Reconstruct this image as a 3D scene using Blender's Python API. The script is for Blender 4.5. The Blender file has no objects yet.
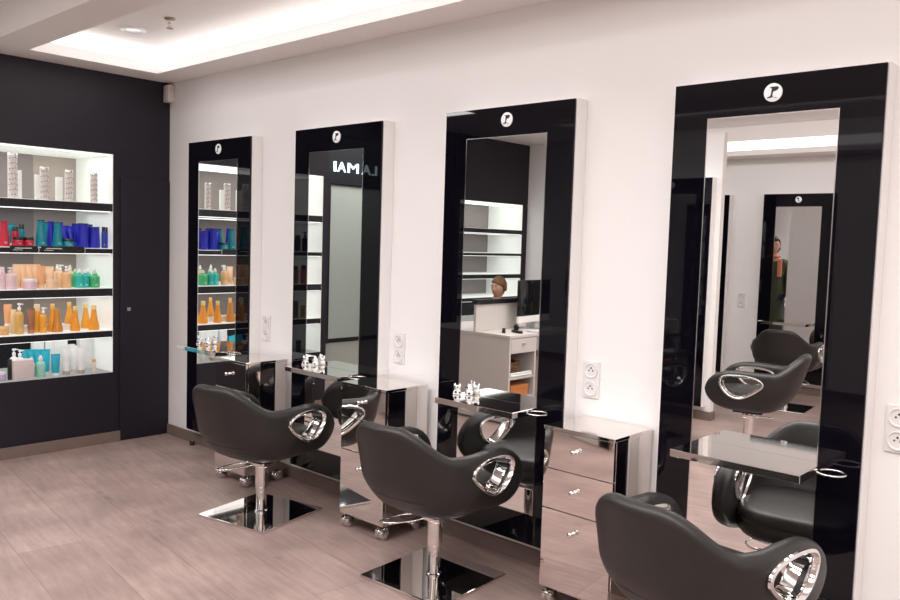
import bpy, bmesh, math, random
from math import pi, sin, cos, radians, sqrt
from mathutils import Vector, Matrix

random.seed(7)
scene = bpy.context.scene
COL = scene.collection

# ------------------------------------------------------------------ materials
def nt(name):
    m = bpy.data.materials.new(name); m.use_nodes = True
    t = m.node_tree; b = t.nodes['Principled BSDF']
    return m, t, b

def mat(name, col, rough=.5, metal=0., var=.06, scale=30., bump=0., bscale=200., emit=0., ecol=None,
        trans=0., ior=1.45, coat=0., spec=.5, stretch=(1, 1, 1)):
    m, t, b = nt(name)
    n = t.nodes; l = t.links
    tc = n.new('ShaderNodeTexCoord'); mp = n.new('ShaderNodeMapping'); mp.inputs['Scale'].default_value = stretch
    l.new(tc.outputs['Object'], mp.inputs[0])
    no = n.new('ShaderNodeTexNoise'); no.inputs['Scale'].default_value = scale; no.inputs['Detail'].default_value = 3
    l.new(mp.outputs[0], no.inputs['Vector'])
    mx = n.new('ShaderNodeMix'); mx.data_type = 'RGBA'
    mx.inputs[6].default_value = tuple(c * (1 - var) for c in col) + (1,)
    mx.inputs[7].default_value = tuple(min(1, c * (1 + var)) for c in col) + (1,)
    l.new(no.outputs['Fac'], mx.inputs[0]); l.new(mx.outputs[2], b.inputs['Base Color'])
    b.inputs['Roughness'].default_value = rough; b.inputs['Metallic'].default_value = metal
    b.inputs['IOR'].default_value = ior; b.inputs['Transmission Weight'].default_value = trans
    b.inputs['Coat Weight'].default_value = coat; b.inputs['Coat Roughness'].default_value = .05
    b.inputs['Specular IOR Level'].default_value = spec
    if bump:
        n2 = t.nodes.new('ShaderNodeTexNoise'); n2.inputs['Scale'].default_value = bscale; n2.inputs['Detail'].default_value = 2
        l.new(mp.outputs[0], n2.inputs['Vector'])
        bp = n.new('ShaderNodeBump'); bp.inputs['Strength'].default_value = bump; bp.inputs['Distance'].default_value = .002
        l.new(n2.outputs['Fac'], bp.inputs['Height']); l.new(bp.outputs[0], b.inputs['Normal'])
    if emit:
        b.inputs['Emission Color'].default_value = tuple(ecol or col) + (1,)
        b.inputs['Emission Strength'].default_value = emit
    return m

def floor_mat():
    m, t, b = nt('oak_laminate'); n = t.nodes; l = t.links
    tc = n.new('ShaderNodeTexCoord'); mp = n.new('ShaderNodeMapping')
    mp.inputs['Rotation'].default_value = (0, 0, radians(7)); l.new(tc.outputs['Object'], mp.inputs[0])
    br = n.new('ShaderNodeTexBrick'); br.offset = .37; br.inputs['Scale'].default_value = 1
    br.inputs['Brick Width'].default_value = 1.9; br.inputs['Row Height'].default_value = .29
    br.inputs['Mortar Size'].default_value = .0022; br.inputs['Mortar Smooth'].default_value = .3
    br.inputs['Color1'].default_value = (.315, .226, .203, 1); br.inputs['Color2'].default_value = (.372, .272, .246, 1)
    br.inputs['Mortar'].default_value = (.24, .167, .148, 1)
    l.new(mp.outputs[0], br.inputs['Vector'])
    m2 = n.new('ShaderNodeMapping'); m2.inputs['Scale'].default_value = (1.0, 8, 1)
    l.new(mp.outputs[0], m2.inputs[0])
    g = n.new('ShaderNodeTexNoise'); g.inputs['Scale'].default_value = 4; g.inputs['Detail'].default_value = 8; g.inputs['Roughness'].default_value = .65
    g.inputs['Distortion'].default_value = .25
    l.new(m2.outputs[0], g.inputs['Vector'])
    bl = n.new('ShaderNodeTexNoise'); bl.inputs['Scale'].default_value = 3.0; bl.inputs['Detail'].default_value = 4
    l.new(mp.outputs[0], bl.inputs['Vector'])
    r = n.new('ShaderNodeMapRange'); r.inputs['From Min'].default_value = .3; r.inputs['From Max'].default_value = .7
    r.inputs['To Min'].default_value = .80; r.inputs['To Max'].default_value = 1.14; l.new(g.outputs['Fac'], r.inputs[0])
    r2 = n.new('ShaderNodeMapRange'); r2.inputs['From Min'].default_value = .3; r2.inputs['From Max'].default_value = .7
    r2.inputs['To Min'].default_value = .78; r2.inputs['To Max'].default_value = 1.14; l.new(bl.outputs['Fac'], r2.inputs[0])
    # knots
    m3 = n.new('ShaderNodeMapping'); m3.inputs['Scale'].default_value = (2.1, 3.6, 1); l.new(tc.outputs['Object'], m3.inputs[0])
    vo = n.new('ShaderNodeTexVoronoi'); vo.inputs['Scale'].default_value = 1.3; l.new(m3.outputs[0], vo.inputs['Vector'])
    r3 = n.new('ShaderNodeMapRange'); r3.inputs['From Min'].default_value = .02; r3.inputs['From Max'].default_value = .11
    r3.inputs['To Min'].default_value = .72; r3.inputs['To Max'].default_value = 1; l.new(vo.outputs['Distance'], r3.inputs[0])
    mu = n.new('ShaderNodeMath'); mu.operation = 'MULTIPLY'; l.new(r.outputs[0], mu.inputs[0]); l.new(r2.outputs[0], mu.inputs[1])
    mu2 = n.new('ShaderNodeMath'); mu2.operation = 'MULTIPLY'; l.new(mu.outputs[0], mu2.inputs[0]); l.new(r3.outputs[0], mu2.inputs[1])
    vm = n.new('ShaderNodeVectorMath'); vm.operation = 'SCALE'; l.new(br.outputs['Color'], vm.inputs[0]); l.new(mu2.outputs[0], vm.inputs['Scale'])
    l.new(vm.outputs[0], b.inputs['Base Color']); b.inputs['Roughness'].default_value = .42
    b.inputs['Specular IOR Level'].default_value = .35
    bp = n.new('ShaderNodeBump'); bp.inputs['Strength'].default_value = .12; bp.inputs['Distance'].default_value = .003
    l.new(g.outputs['Fac'], bp.inputs['Height']); l.new(bp.outputs[0], b.inputs['Normal'])
    return m

M = dict(
    white=mat('white_paint', (.82, .795, .785), .7, var=.015, scale=3, bump=.05, bscale=90),
    ceil=mat('ceiling_paint', (.86, .81, .79), .8, var=.02, scale=2),
    dark=mat('charcoal_paint', (.0098, .0070, .0142), .5, var=.12, scale=6, bump=.08, bscale=120),
    darkp=mat('black_laminate', (.010, .009, .013), .4, var=.1, scale=8),
    skirt=mat('taupe_skirting', (.185, .135, .115), .5, var=.2, scale=14, stretch=(1, 1, 9)),
    box=mat('white_lacquer', (.82, .80, .79), .45, var=.01),
    bglass=mat('black_glass', (.003, .0026, .005), .02, var=.05, spec=.40),
    mirror=mat('mirror_silver', (.93, .935, .925), 0., 1., var=.003, scale=2),
    steel=mat('polished_steel', (.80, .755, .735), .035, 1., var=.015, scale=5),
    chrome=mat('chrome', (.82, .81, .80), .05, 1., var=.01),
    bevel=mat('mirror_edge', (.75, .74, .73), .15, 1., var=.02),
    leather=mat('black_leatherette', (.021, .0185, .0175), .40, var=.1, scale=60, bump=.25, bscale=420, spec=.45),
    rubber=mat('black_rubber', (.012, .012, .012), .6, var=.1),
    plastic=mat('white_plastic', (.80, .78, .77), .35, var=.01),
    socket=mat('socket_white', (.74, .71, .70), .4, var=.02),
    hole=mat('socket_shadow', (.06, .055, .055), .6),
    led=mat('led_strip', (1, 1, 1), .5, var=0.01, emit=1.25, ecol=(1, .985, .97)),
    faceglow=mat('soffit_face_glow', (.85, .82, .80), .5, var=0.01, emit=.22, ecol=(1, .96, .94)),  # plain soffit face below the strip, its lit brightness put in as emission
    ledcool=mat('shelf_led', (1, 1, 1), .5, var=0.01, emit=1.2, ecol=(.97, 1, .98)),
    panelglow=mat('white_panel_glow', (.82, .84, .81), .4, var=.01, emit=.19, ecol=(.97, 1., .96)),  # even glow put into the white niche panels to brighten them
    logo=mat('logo_white', (.86, .85, .86), .4, var=.01, emit=.12),
    ink=mat('logo_black', (.01, .01, .01), .4),
    grey=mat('grey_melamine', (.56, .515, .485), .5, var=.03, scale=4),
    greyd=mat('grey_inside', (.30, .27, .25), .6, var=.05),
    screen=mat('monitor_glass', (.006, .006, .008), .06, var=.1),
    alu=mat('aluminium', (.62, .62, .63), .3, .9, var=.02),
    wicker=mat('brown_wicker', (.17, .075, .035), .7, var=.5, scale=60, bump=.6, bscale=120),
    orange=mat('orange_card', (.52, .19, .06), .6, var=.08),
    skin=mat('skin', (.58, .33, .23), .5, var=.06, scale=12),
    hairb=mat('brown_hair', (.16, .075, .03), .55, var=.5, scale=40, stretch=(6, 6, 1)),
    hairk=mat('dark_hair', (.02, .014, .01), .5, var=.5, scale=40),
    lips=mat('lips', (.42, .12, .10), .45), eye=mat('eye_white', (.75, .73, .7), .3), iris=mat('iris', (.03, .02, .015), .3),
    blouse=mat('black_blouse', (.015, .014, .016), .8, var=.2),
    olive=mat('olive_coat', (.052, .058, .030), .85, var=.25, scale=25, bump=.3, bscale=150),
    coral=mat('coral_scarf', (.72, .25, .17), .85, var=.12, scale=30),
    jeans=mat('dark_jeans', (.03, .04, .07), .85, var=.2),
    tile=mat('mall_floor', (.30, .27, .24), .35, var=.08, scale=2),
    shutter=mat('grey_shutter', (.50, .53, .49), .5, var=.03, scale=3),
    fascia=mat('dark_fascia', (.012, .012, .018), .5),
    sign=mat('lit_letters', (.75, .95, 1.), .4, emit=2.2, ecol=(.72, .93, 1.)),
    bulb=mat('warm_bulb', (1, .6, .25), .3, emit=20, ecol=(1, .55, .2)),
    brass=mat('brass', (.45, .30, .14), .3, .9),
    figure=mat('silvered_ceramic', (.84, .835, .83), .14, .35, var=.02),
)
M['floor'] = floor_mat()
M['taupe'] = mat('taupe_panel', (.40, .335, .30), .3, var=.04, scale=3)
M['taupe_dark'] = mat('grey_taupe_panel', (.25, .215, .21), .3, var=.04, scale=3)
M['bronze'] = mat('dull_bronze', (.30, .24, .19), .45, .6)

# ------------------------------------------------------------------ mesh helpers
def link(name, me, parent=None, loc=(0, 0, 0)):
    o = bpy.data.objects.new(name, me); COL.objects.link(o)
    o.location = loc
    if parent: o.parent = parent
    return o

def from_bm(name, bm, m, parent=None, loc=(0, 0, 0), smooth=None):
    bmesh.ops.recalc_face_normals(bm, faces=bm.faces)
    me = bpy.data.meshes.new(name); bm.to_mesh(me); bm.free()
    for x in (m if isinstance(m, (list, tuple)) else [m]): me.materials.append(x)
    if smooth is not None: shade(me, smooth)
    return link(name, me, parent, loc)

def shade(me, ang=40):
    me.shade_smooth()
    me.set_sharp_from_angle(angle=radians(ang))

def box(bm, x0, x1, y0, y1, z0, z1, bev=0., mi=0, segs=2):
    r = bmesh.ops.create_cube(bm, size=1)
    vs = r['verts']
    for v in vs:
        v.co = Vector(((x0 + x1) / 2 + v.co.x * (x1 - x0), (y0 + y1) / 2 + v.co.y * (y1 - y0), (z0 + z1) / 2 + v.co.z * (z1 - z0)))
    fs = set(f for v in vs for f in v.link_faces)
    for f in fs: f.material_index = mi
    if bev:
        es = list(set(e for v in vs for e in v.link_edges))
        r = bmesh.ops.bevel(bm, geom=es, offset=bev, segments=segs, affect='EDGES', profile=.5)
        for f in r['faces']: f.material_index = mi

def box_o(name, b, m, parent=None, bev=0., loc=(0, 0, 0)):
    bm = bmesh.new(); box(bm, *b, bev=bev)
    return from_bm(name, bm, m, parent, loc, None)

def lathe(bm, prof, segs=20, cx=0, cy=0, cz=0, sx=1, sy=1, mi=0):
    rings = []
    for r, z in prof:
        if r < 1e-5: rings.append([bm.verts.new((cx, cy, cz + z))])
        else: rings.append([bm.verts.new((cx + r * sx * cos(2 * pi * i / segs), cy + r * sy * sin(2 * pi * i / segs), cz + z)) for i in range(segs)])
    for a, b in zip(rings, rings[1:]):
        for i in range(segs):
            j = (i + 1) % segs
            if len(a) == 1 and len(b) == 1: continue
            if len(a) == 1: f = bm.faces.new((a[0], b[j], b[i]))
            elif len(b) == 1: f = bm.faces.new((a[i], a[j], b[0]))
            else: f = bm.faces.new((a[i], a[j], b[j], b[i]))
            f.material_index = mi
    for rr in (rings[0], rings[-1]):
        if len(rr) > 2: bm.faces.new(rr).material_index = mi

def tube(bm, pts, r, segs=10, closed=False, mi=0):
    pts = [Vector(p) for p in pts]; n = len(pts); rings = []
    prev = None
    for i, p in enumerate(pts):
        if closed: d = pts[(i + 1) % n] - pts[i - 1]
        else: d = pts[min(i + 1, n - 1)] - pts[max(i - 1, 0)]
        d.normalize()
        if prev is None:
            a = d.orthogonal().normalized()
        else:
            a = (prev - d * prev.dot(d)).normalized()
        prev = a; b = d.cross(a)
        rr = r[i] if isinstance(r, (list, tuple)) else r
        rings.append([bm.verts.new(p + (a * cos(2 * pi * k / segs) + b * sin(2 * pi * k / segs)) * rr) for k in range(segs)])
    m = n if closed else n - 1
    for i in range(m):
        A, B = rings[i], rings[(i + 1) % n]
        off = 0
        if closed and i == n - 1:
            off = min(range(segs), key=lambda o: sum((A[k].co - B[(k + o) % segs].co).length for k in range(segs)))
        for k in range(segs):
            bm.faces.new((A[k], A[(k + 1) % segs], B[(k + 1 + off) % segs], B[(k + off) % segs])).material_index = mi
    if not closed:
        bm.faces.new(rings[0]); bm.faces.new(rings[-1])

def catmull(P, n=6, closed=True):
    P = [Vector(p) for p in P]; N = len(P); out = []
    rng = range(N) if closed else range(N - 1)
    for i in rng:
        if closed: p0, p1, p2, p3 = P[i - 1], P[i], P[(i + 1) % N], P[(i + 2) % N]
        else: p0, p1, p2, p3 = P[max(i - 1, 0)], P[i], P[i + 1], P[min(i + 2, N - 1)]
        for k in range(n):
            t = k / n
            out.append(.5 * ((2 * p1) + (p2 - p0) * t + (2 * p0 - 5 * p1 + 4 * p2 - p3) * t * t + (3 * p1 - p0 - 3 * p2 + p3) * t ** 3))
    if not closed: out.append(P[-1])
    return out

def thing(name, label, cat, loc=(0, 0, 0), rz=0., group=None):
    o = bpy.data.objects.new(name, None); COL.objects.link(o)
    o.empty_display_size = .1
    o.location = loc; o.rotation_euler = (0, 0, rz)
    o['label'] = label; o['category'] = cat
    if group: o['group'] = group
    return o

def struct(name, bm, m, smooth=None):
    o = from_bm(name, bm, m, smooth=smooth); o['kind'] = 'structure'; return o

def dup(root, loc, rz, label, group=None):
    r = root.copy(); COL.objects.link(r); r.location = loc; r.rotation_euler = (0, 0, rz); r['label'] = label
    if group: r['group'] = group
    for ch in list(root.children):
        c = ch.copy(); COL.objects.link(c); c.parent = r
        for g in list(ch.children):
            d = g.copy(); COL.objects.link(d); d.parent = c
    return r

def baked(o):
    """mesh of an object after its modifiers"""
    dg = bpy.context.evaluated_depsgraph_get(); dg.update()
    return bpy.data.meshes.new_from_object(o.evaluated_get(dg))

def sstep(a, b, x):
    t = max(0, min(1, (x - a) / (b - a))); return t * t * (3 - 2 * t)

# ------------------------------------------------------------------ camera
f_px, yaw, pitch, roll = 809.6, .7395, .0700, .0310
fw = Vector((-sin(yaw) * cos(pitch), cos(yaw) * cos(pitch), -sin(pitch)))
rt = Vector((cos(yaw), sin(yaw), 0)); up = rt.cross(fw)
r2 = cos(roll) * rt + sin(roll) * up; u2 = -sin(roll) * rt + cos(roll) * up
cam = bpy.data.cameras.new('camera'); camo = bpy.data.objects.new('camera', cam); COL.objects.link(camo)
cam.sensor_width = 36; cam.lens = f_px / 900 * 36; cam.clip_start = .05
mw = Matrix.Identity(4)
for i, v in enumerate((r2, u2, -fw)):
    for k in range(3): mw[k][i] = v[k]
mw.translation = (5.6325, -3.0485, 1.5); camo.matrix_world = mw
scene.camera = camo

# ------------------------------------------------------------------ room shell
XR, YF, XB = 8.3, -6.10, -1.15     # right wall, opposite wall, far dark wall by the entrance
ZS, ZC = 2.606, 2.76               # soffit underside, tray ceiling
NZ0, NZ1, NY0, NY1, ND = .506, 2.049, -1.63, -.426, .60
bm = bmesh.new(); box(bm, XB, XR, YF, 0, -.08, 0); struct('floor', bm, M['floor'])
bm = bmesh.new(); box(bm, -4.2, XB, -9.5, 3, -.08, -.002); struct('floor_mall', bm, M['tile'])
bm = bmesh.new(); box(bm, -.5, XR + .2, 0, .15, 0, 3.1); struct('wall_back', bm, M['white'])
bm = bmesh.new(); box(bm, XB - .5, XR + .2, YF - .15, YF, 0, 3.1); struct('wall_front', bm, M['white'])
bm = bmesh.new(); box(bm, XR, XR + .15, YF, 0, 0, 3.1); struct('wall_right', bm, M['white'])
# dark wall with the display recess
bm = bmesh.new()
box(bm, -.8, 0, -1.69, 0, NZ1, 3.1); box(bm, -.8, 0, -1.69, 0, 0, NZ0)
box(bm, -.8, 0, NY1, 0, NZ0, NZ1); box(bm, -.8, 0, -1.69, NY0, NZ0, NZ1)
box(bm, -.8, -ND - .02, NY0, NY1, NZ0, NZ1)
box(bm, XB - .3, -.8, -1.69, -1.60, 0, 3.1)
struct('wall_left', bm, M['dark'])
# far dark wall beside the entrance, with its own recess
bm = bmesh.new(); QY0, QY1 = -5.99, -4.70; WB = XB - .8
box(bm, WB, XB, -6.1, -4.6, NZ1, 3.1); box(bm, WB, XB, -6.1, -4.6, 0, NZ0)
box(bm, WB, XB, QY1, -4.6, NZ0, NZ1); box(bm, WB, XB, -6.1, QY0, NZ0, NZ1); box(bm, WB, XB - ND - .02, QY0, QY1, NZ0, NZ1)
struct('wall_entrance', bm, M['dark'])
bm = bmesh.new(); box(bm, XB - .2, XB, -4.6, -1.69, 2.62, 3.1); struct('trim_entrance', bm, M['dark'])
# ceiling: trays and soffits
bm = bmesh.new(); box(bm, -.5, XR, -1.2, 0, ZC, 3.1); box(bm, XB, XR, YF, -1.2, 2.86, 3.1); struct('ceiling', bm, M['ceil'])
bm = bmesh.new(); box(bm, 0, XR, -.24, 0, ZS, ZC); struct('trim_soffit_back', bm, M['ceil'])
bm = bmesh.new(); box(bm, 0, .27, -1.08, -.24, ZS, ZC); struct('trim_soffit_left', bm, M['ceil'])
bm = bmesh.new(); box(bm, 0, XR, -1.31, -1.08, ZS, 2.86); struct('trim_beam', bm, M['ceil'])
bm = bmesh.new(); box(bm, .5, XR, YF, -5.80, 2.545, 2.86); struct('trim_soffit_front', bm, M['ceil'])
bm = bmesh.new()
box(bm, .27, XR, -.2415, -.24, 2.675, 2.757); box(bm, .27, .2715, -1.08, -.2415, 2.675, 2.757)
struct('trim_led_strip', bm, M['led'])
bm = bmesh.new()
box(bm, .27, XR, -.2415, -.24, 2.608, 2.675); box(bm, .27, .2715, -1.08, -.2415, 2.608, 2.675)
struct('trim_soffit_face_glow', bm, M['faceglow'])  # lower soffit face, glowing as if lit by the strip above
bm = bmesh.new(); box(bm, XB, -.25, YF, YF + .012, 2.035, 2.05); struct('trim_ledge', bm, M['white'])
bm = bmesh.new(); box(bm, .5, XR, -5.80, -5.7985, 2.60, 2.70); struct('trim_led_front', bm, M['led'])
# free-standing white pier that carries a station on the far side of the room
bm = bmesh.new(); box(bm, 1.72, 2.57, -4.03, -3.96, 0, 2.53); struct('wall_pier', bm, M['white'])
# skirtings
bm = bmesh.new(); box(bm, 0, XR, -.014, 0, 0, .076, bev=.002); struct('baseboard_back', bm, M['skirt'])
bm = bmesh.new(); box(bm, 0, .014, -1.69, -.376, 0, .076, bev=.002); struct('baseboard_left', bm, M['skirt'])
bm = bmesh.new(); box(bm, XB, XR, YF, YF + .014, 0, .076, bev=.002); struct('baseboard_front', bm, M['skirt'])
bm = bmesh.new(); box(bm, 1.706, 2.584, -4.044, -3.946, 0, .076, bev=.002); struct('baseboard_pier', bm, M['skirt'])
# flush cupboard door at the end of the dark wall
bm = bmesh.new(); box(bm, 0, .012, -.376, -.002, .003, 1.89, bev=.002); d1 = struct('door_1', bm, M['dark'])
bm = bmesh.new(); box(bm, .012, .016, -.327, -.303, .943, .967, bev=.001); from_bm('lock_plate', bm, M['alu'], d1)
# shop across the mall passage
bm = bmesh.new(); box(bm, -3.8, -3.5, -9.5, 3, 2.30, 4.2); box(bm, -3.8, -3.5, -4.56, 3, 0, 2.30); box(bm, -3.8, -3.62, -9.5, -4.56, 0, 2.3)
struct('wall_mall_shop', bm, M['fascia'])
bm = bmesh.new(); box(bm, -3.8, XB, -9.5, 3, 3.6, 3.7); struct('ceiling_mall', bm, M['fascia'])
sh = thing('roller_shutter', 'closed pale grey roller shutter of the shop across the passage, under its lit sign', 'shutter', (-3.5, -6.2, 0))
bm = bmesh.new()
for i in range(23): box(bm, -.055, -.035, -1.5, 1.64, .06 + i * .097, .06 + i * .097 + .0966)
from_bm('shutter_curtain', bm, M['shutter'], sh)
box_o('bottom_rail', (-.06, -.03, -1.5, 1.64, 0.002, .06), M['rubber'], sh)
sg = thing('shop_sign', 'lit white shop sign lettering on the dark fascia above the closed shutter', 'sign', (-3.49, -5.35, 2.475))
for chx, ya, yb in (('L', -5.41, -5.31), ('A', -5.285, -5.125), ('M', -5.055, -4.855), ('A', -4.815, -4.66), ('I', -4.635, -4.595)):
    cu = bpy.data.curves.new('letter', 'FONT'); cu.body = chx; cu.size = .205; cu.extrude = .008
    to = bpy.data.objects.new('tmp', cu); COL.objects.link(to); me = baked(to); bpy.data.objects.remove(to)
    xa = min(v.co.x for v in me.vertices); xb = max(v.co.x for v in me.vertices)
    for v in me.vertices: v.co.x = (v.co.x - xa) / (xb - xa) * (yb - ya)
    me.materials.clear(); me.materials.append(M['sign'])
    lo = link('letter', me, sg, (0, ya + 5.35, 0)); lo.rotation_euler = (pi / 2, 0, pi / 2)

# ------------------------------------------------------------------ ceiling fittings
dl = thing('downlight', 'round white recessed downlight in the ceiling tray', 'ceiling light', (.70, -.625, ZC))
bm = bmesh.new(); lathe(bm, [(.045, 0), (.075, 0), (.075, -.006), (.066, -.012), (.048, -.008), (.045, 0)], 32); from_bm('ring', bm, M['plastic'], dl, smooth=40)
bm = bmesh.new(); lathe(bm, [(0, -.004), (.045, -.004), (.045, -.001), (0, -.001)], 24); from_bm('lens', bm, mat('lamp_lens', (.9, .9, .88), .3, emit=.3), dl)
sp = thing('sprinkler', 'small metal fire sprinkler head hanging from the ceiling tray', 'sprinkler', (1.13, -.616, ZC))
bm = bmesh.new(); lathe(bm, [(0, 0), (.035, 0), (.03, -.008), (.012, -.01), (.012, -.03), (0, -.03)], 20); from_bm('escutcheon', bm, M['bronze'], sp, smooth=40)
bm = bmesh.new()
for s in (-1, 1): tube(bm, [(s * .01, 0, -.028), (s * .014, 0, -.042), (s * .004, 0, -.056)], .0025, 6)
lathe(bm, [(0, -.056), (.02, -.056), (.02, -.059), (0, -.059)], 16); from_bm('deflector', bm, M['bronze'], sp)
al = thing('alarm_box', 'small beige plastic box fixed in the corner under the ceiling', 'detector', (.002, -.002, 2.46))
bm = bmesh.new(); box(bm, 0.002, .075, -.055, 0, .002, .125, bev=.006); from_bm('housing', bm, mat('beige_plastic', (.64, .58, .55), .5), al, smooth=40)
pb = thing('pendant_bulb', 'bare warm filament bulb hanging from the ceiling near the opposite wall', 'pendant lamp', (6.5, -5.29, 2.386))
bm = bmesh.new(); lathe(bm, [(0, -.06), (.018, -.056), (.033, -.035), (.036, -.012), (.026, .018), (.013, .04), (.012, .052), (0, .052)], 20); from_bm('bulb', bm, M['bulb'], pb, smooth=60)
bm = bmesh.new(); lathe(bm, [(0, .05), (.017, .05), (.019, .06), (.019, .095), (.008, .11), (0, .11)], 16); from_bm('socket', bm, M['brass'], pb, smooth=40)
bm = bmesh.new(); tube(bm, [(0, 0, .105), (0, 0, .474)], .003, 8); from_bm('cord', bm, M['rubber'], pb)

# ------------------------------------------------------------------ styling stations
PW, PZ0, PZ1, PT = .7545, .126, 2.139, .09
IN, IZ0, IZ1 = .143, .270, 1.999
def make_station():
    r = thing('mirror_station', '', 'mirror station')
    box_o('backing_box', (-.006, PW + .006, -.078, -.0005, PZ0 - .004, PZ1 + .006), M['box'], r, bev=.002)
    box_o('glass_panel', (0, PW, -PT, -.0785, PZ0, PZ1), M['bglass'], r, bev=.0015)
    # mirror inset: silvered plate with a thin ground edge
    bm = bmesh.new(); e = .0035
    x0, x1, z0, z1 = IN, PW - IN, IZ0, IZ1; y0, y1 = -PT - .0035, -PT - .0002
    box(bm, x0, x1, y0, y1, z0, z1, mi=0)
    for b in ((x0 - e, x0, z0 - e, z1 + e), (x1, x1 + e, z0 - e, z1 + e), (x0, x1, z0 - e, z0), (x0, x1, z1, z1 + e)):
        box(bm, b[0], b[1], y0, y1, b[2], b[3], mi=1)
    from_bm('mirror', bm, [M['mirror'], M['bevel']], r)
    bm = bmesh.new(); R = .033
    lathe(bm, [(0, 0), (R, 0), (R, .004), (R - .002, .005), (0, .005)], 36)
    bmesh.ops.rotate(bm, verts=bm.verts, cent=(0, 0, 0), matrix=Matrix.Rotation(pi / 2, 3, 'X'))
    bmesh.ops.translate(bm, verts=bm.verts, vec=(PW / 2 + .006, -PT, 2.077))
    lg = from_bm('logo_disc', bm, M['logo'], r, smooth=40)
    G = [(-.41, .6), (.45, .62), (.62, .52), (.63, .41), (.50, .24), (.41, .19), (.06, .1), (-.03, -.15), (-.04, -.32), (.05, -.5), (-.3, -.58), (-.62, -.6), (-.58, -.52), (-.30, -.42), (-.2, -.28), (-.16, 0), (-.13, .38), (-.2, .5)]
    bm = bmesh.new()
    def plate(P, th=.0015):
        a = [bm.verts.new((PW / 2 + .006 + x * R, -PT - .005, 2.077 + z * R)) for x, z in P]
        b = [bm.verts.new((v.co.x, v.co.y - th, v.co.z)) for v in a]
        bm.faces.new(a); bm.faces.new(b)
        for i in range(len(a)): bm.faces.new((a[i], a[i - 1], b[i - 1], b[i]))
    plate(G); plate([(.12, -.56), (.48, -.56), (.48, -.6), (.12, -.6)])
    from_bm('logo_mark', bm, M['ink'], lg)
    return r

def station_shelf(r, ox, z, d=.19):
    """shelf with the dryer holder ring on its right end"""
    w, t = .465, .027
    s = box_o('shelf', (ox, ox + w, -PT - .004 - d, -PT - .004, z - t, z), M['steel'], r, bev=.0015)
    bm = bmesh.new(); cx, cy, R = ox + w + .05, -.175, .045
    tube(bm, [(cx + R * cos(a), cy + R * sin(a), z - .008) for a in [2 * pi * i / 32 for i in range(32)]], .0035, 8, True)
    tube(bm, [(ox + w - .002, cy, z - .008), (ox + w + .006, cy, z - .008)], .005, 8)
    from_bm('dryer_ring', bm, M['chrome'], r, smooth=60)

XS = [.427, 1.650, 2.8725, 4.095]
slab = ['tall black glass mirror station nearest the dark shelf wall, reflecting the lit bottles',
        'black glass mirror station second from the dark wall, reflecting the grey shutter and sign',
        'black glass mirror station third from the dark wall, reflecting the desk and seated woman',
        'largest, nearest black glass mirror station, reflecting the chairs of the opposite side']
proto = make_station()
stations = []
for i in range(4):
    o = proto if i == 0 else dup(proto, (0, 0, 0), 0, '')
    o.location = (XS[i], 0, 0); o['label'] = slab[i]; o['group'] = 'mirror stations along the white wall'
    stations.append(o)
opp = [dup(proto, (2.135 + PW, YF, 0), pi, 'mirror station on the opposite wall, seen whole in the nearest mirror', 'mirror stations across the room'),
       dup(proto, (1.745, YF, 0), pi, 'mirror station on the opposite wall, half hidden by the white pier', 'mirror stations across the room'),
       dup(proto, (2.52, -3.96, 0), pi, 'mirror station hung on the white pier across the room', 'mirror stations across the room'),
       dup(proto, (3.36 + PW, YF, 0), pi, 'mirror station on the opposite wall, farther from the pier than the others', 'mirror stations across the room')]
SHZ = [.763, .768, .772, .772]; SHX = [.215, .192, .165, .172]
for o, ox, z, d in zip(stations, SHX, SHZ, (.19, .185, .195, .235)): station_shelf(o, ox, z, d)
for o in opp: station_shelf(o, .17, .77)
# pier panel faces the mirror wall, so its front points to +y: rotation pi puts it there (its back on y=-3.96)

# ------------------------------------------------------------------ figurines
def make_fig():
    r = thing('figurine', '', 'figurine')
    bm = bmesh.new()
    lathe(bm, [(0, 0), (.014, .0), (.021, .004), (.0235, .012), (.021, .022), (.013, .029), (0, .031)], 14)
    for s in (-1, 1): lathe(bm, [(0, 0), (.008, .002), (.009, .006), (.006, .010), (0, .012)], 8, cx=s * .013, cy=-.014)
    from_bm('body', bm, M['figure'], r, smooth=50)
    bm = bmesh.new()
    lathe(bm, [(0, .024), (.011, .026), (.0185, .034), (.019, .042), (.013, .051), (0, .054)], 14, sx=1.08)
    for s in (-1, 1): lathe(bm, [(0, .044), (.008, .046), (.0065, .055), (.002, .063), (0, .064)], 8, cx=s * .015)
    lathe(bm, [(0, .032), (.006, .033), (.006, .039), (0, .040)], 8, cy=-.018)
    h = from_bm('head', bm, M['figure'], r, smooth=50)
    bm = bmesh.new()
    for s in (-1, 1): lathe(bm, [(0, .040), (.0055, .0405), (.0055, .0475), (0, .049)], 8, cx=s * .0085, cy=-.0165)
    lathe(bm, [(0, .0335), (.0035, .0345), (.003, .038), (0, .039)], 8, cy=-.0235)
    from_bm('face', bm, M['ink'], h)
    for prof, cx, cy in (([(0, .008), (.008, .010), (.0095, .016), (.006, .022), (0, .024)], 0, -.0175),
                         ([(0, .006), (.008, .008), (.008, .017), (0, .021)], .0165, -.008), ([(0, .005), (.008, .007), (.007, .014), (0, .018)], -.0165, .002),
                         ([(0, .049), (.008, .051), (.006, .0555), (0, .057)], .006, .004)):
        bm = bmesh.new(); lathe(bm, prof, 8, cx=cx, cy=cy); from_bm('reflection_patch', bm, M['ink'], r)  # dark room reflections in the chrome, painted on as black patches
    return r
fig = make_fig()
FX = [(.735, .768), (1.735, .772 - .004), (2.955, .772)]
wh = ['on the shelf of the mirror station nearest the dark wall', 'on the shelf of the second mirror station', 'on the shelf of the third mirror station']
k = 0
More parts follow.
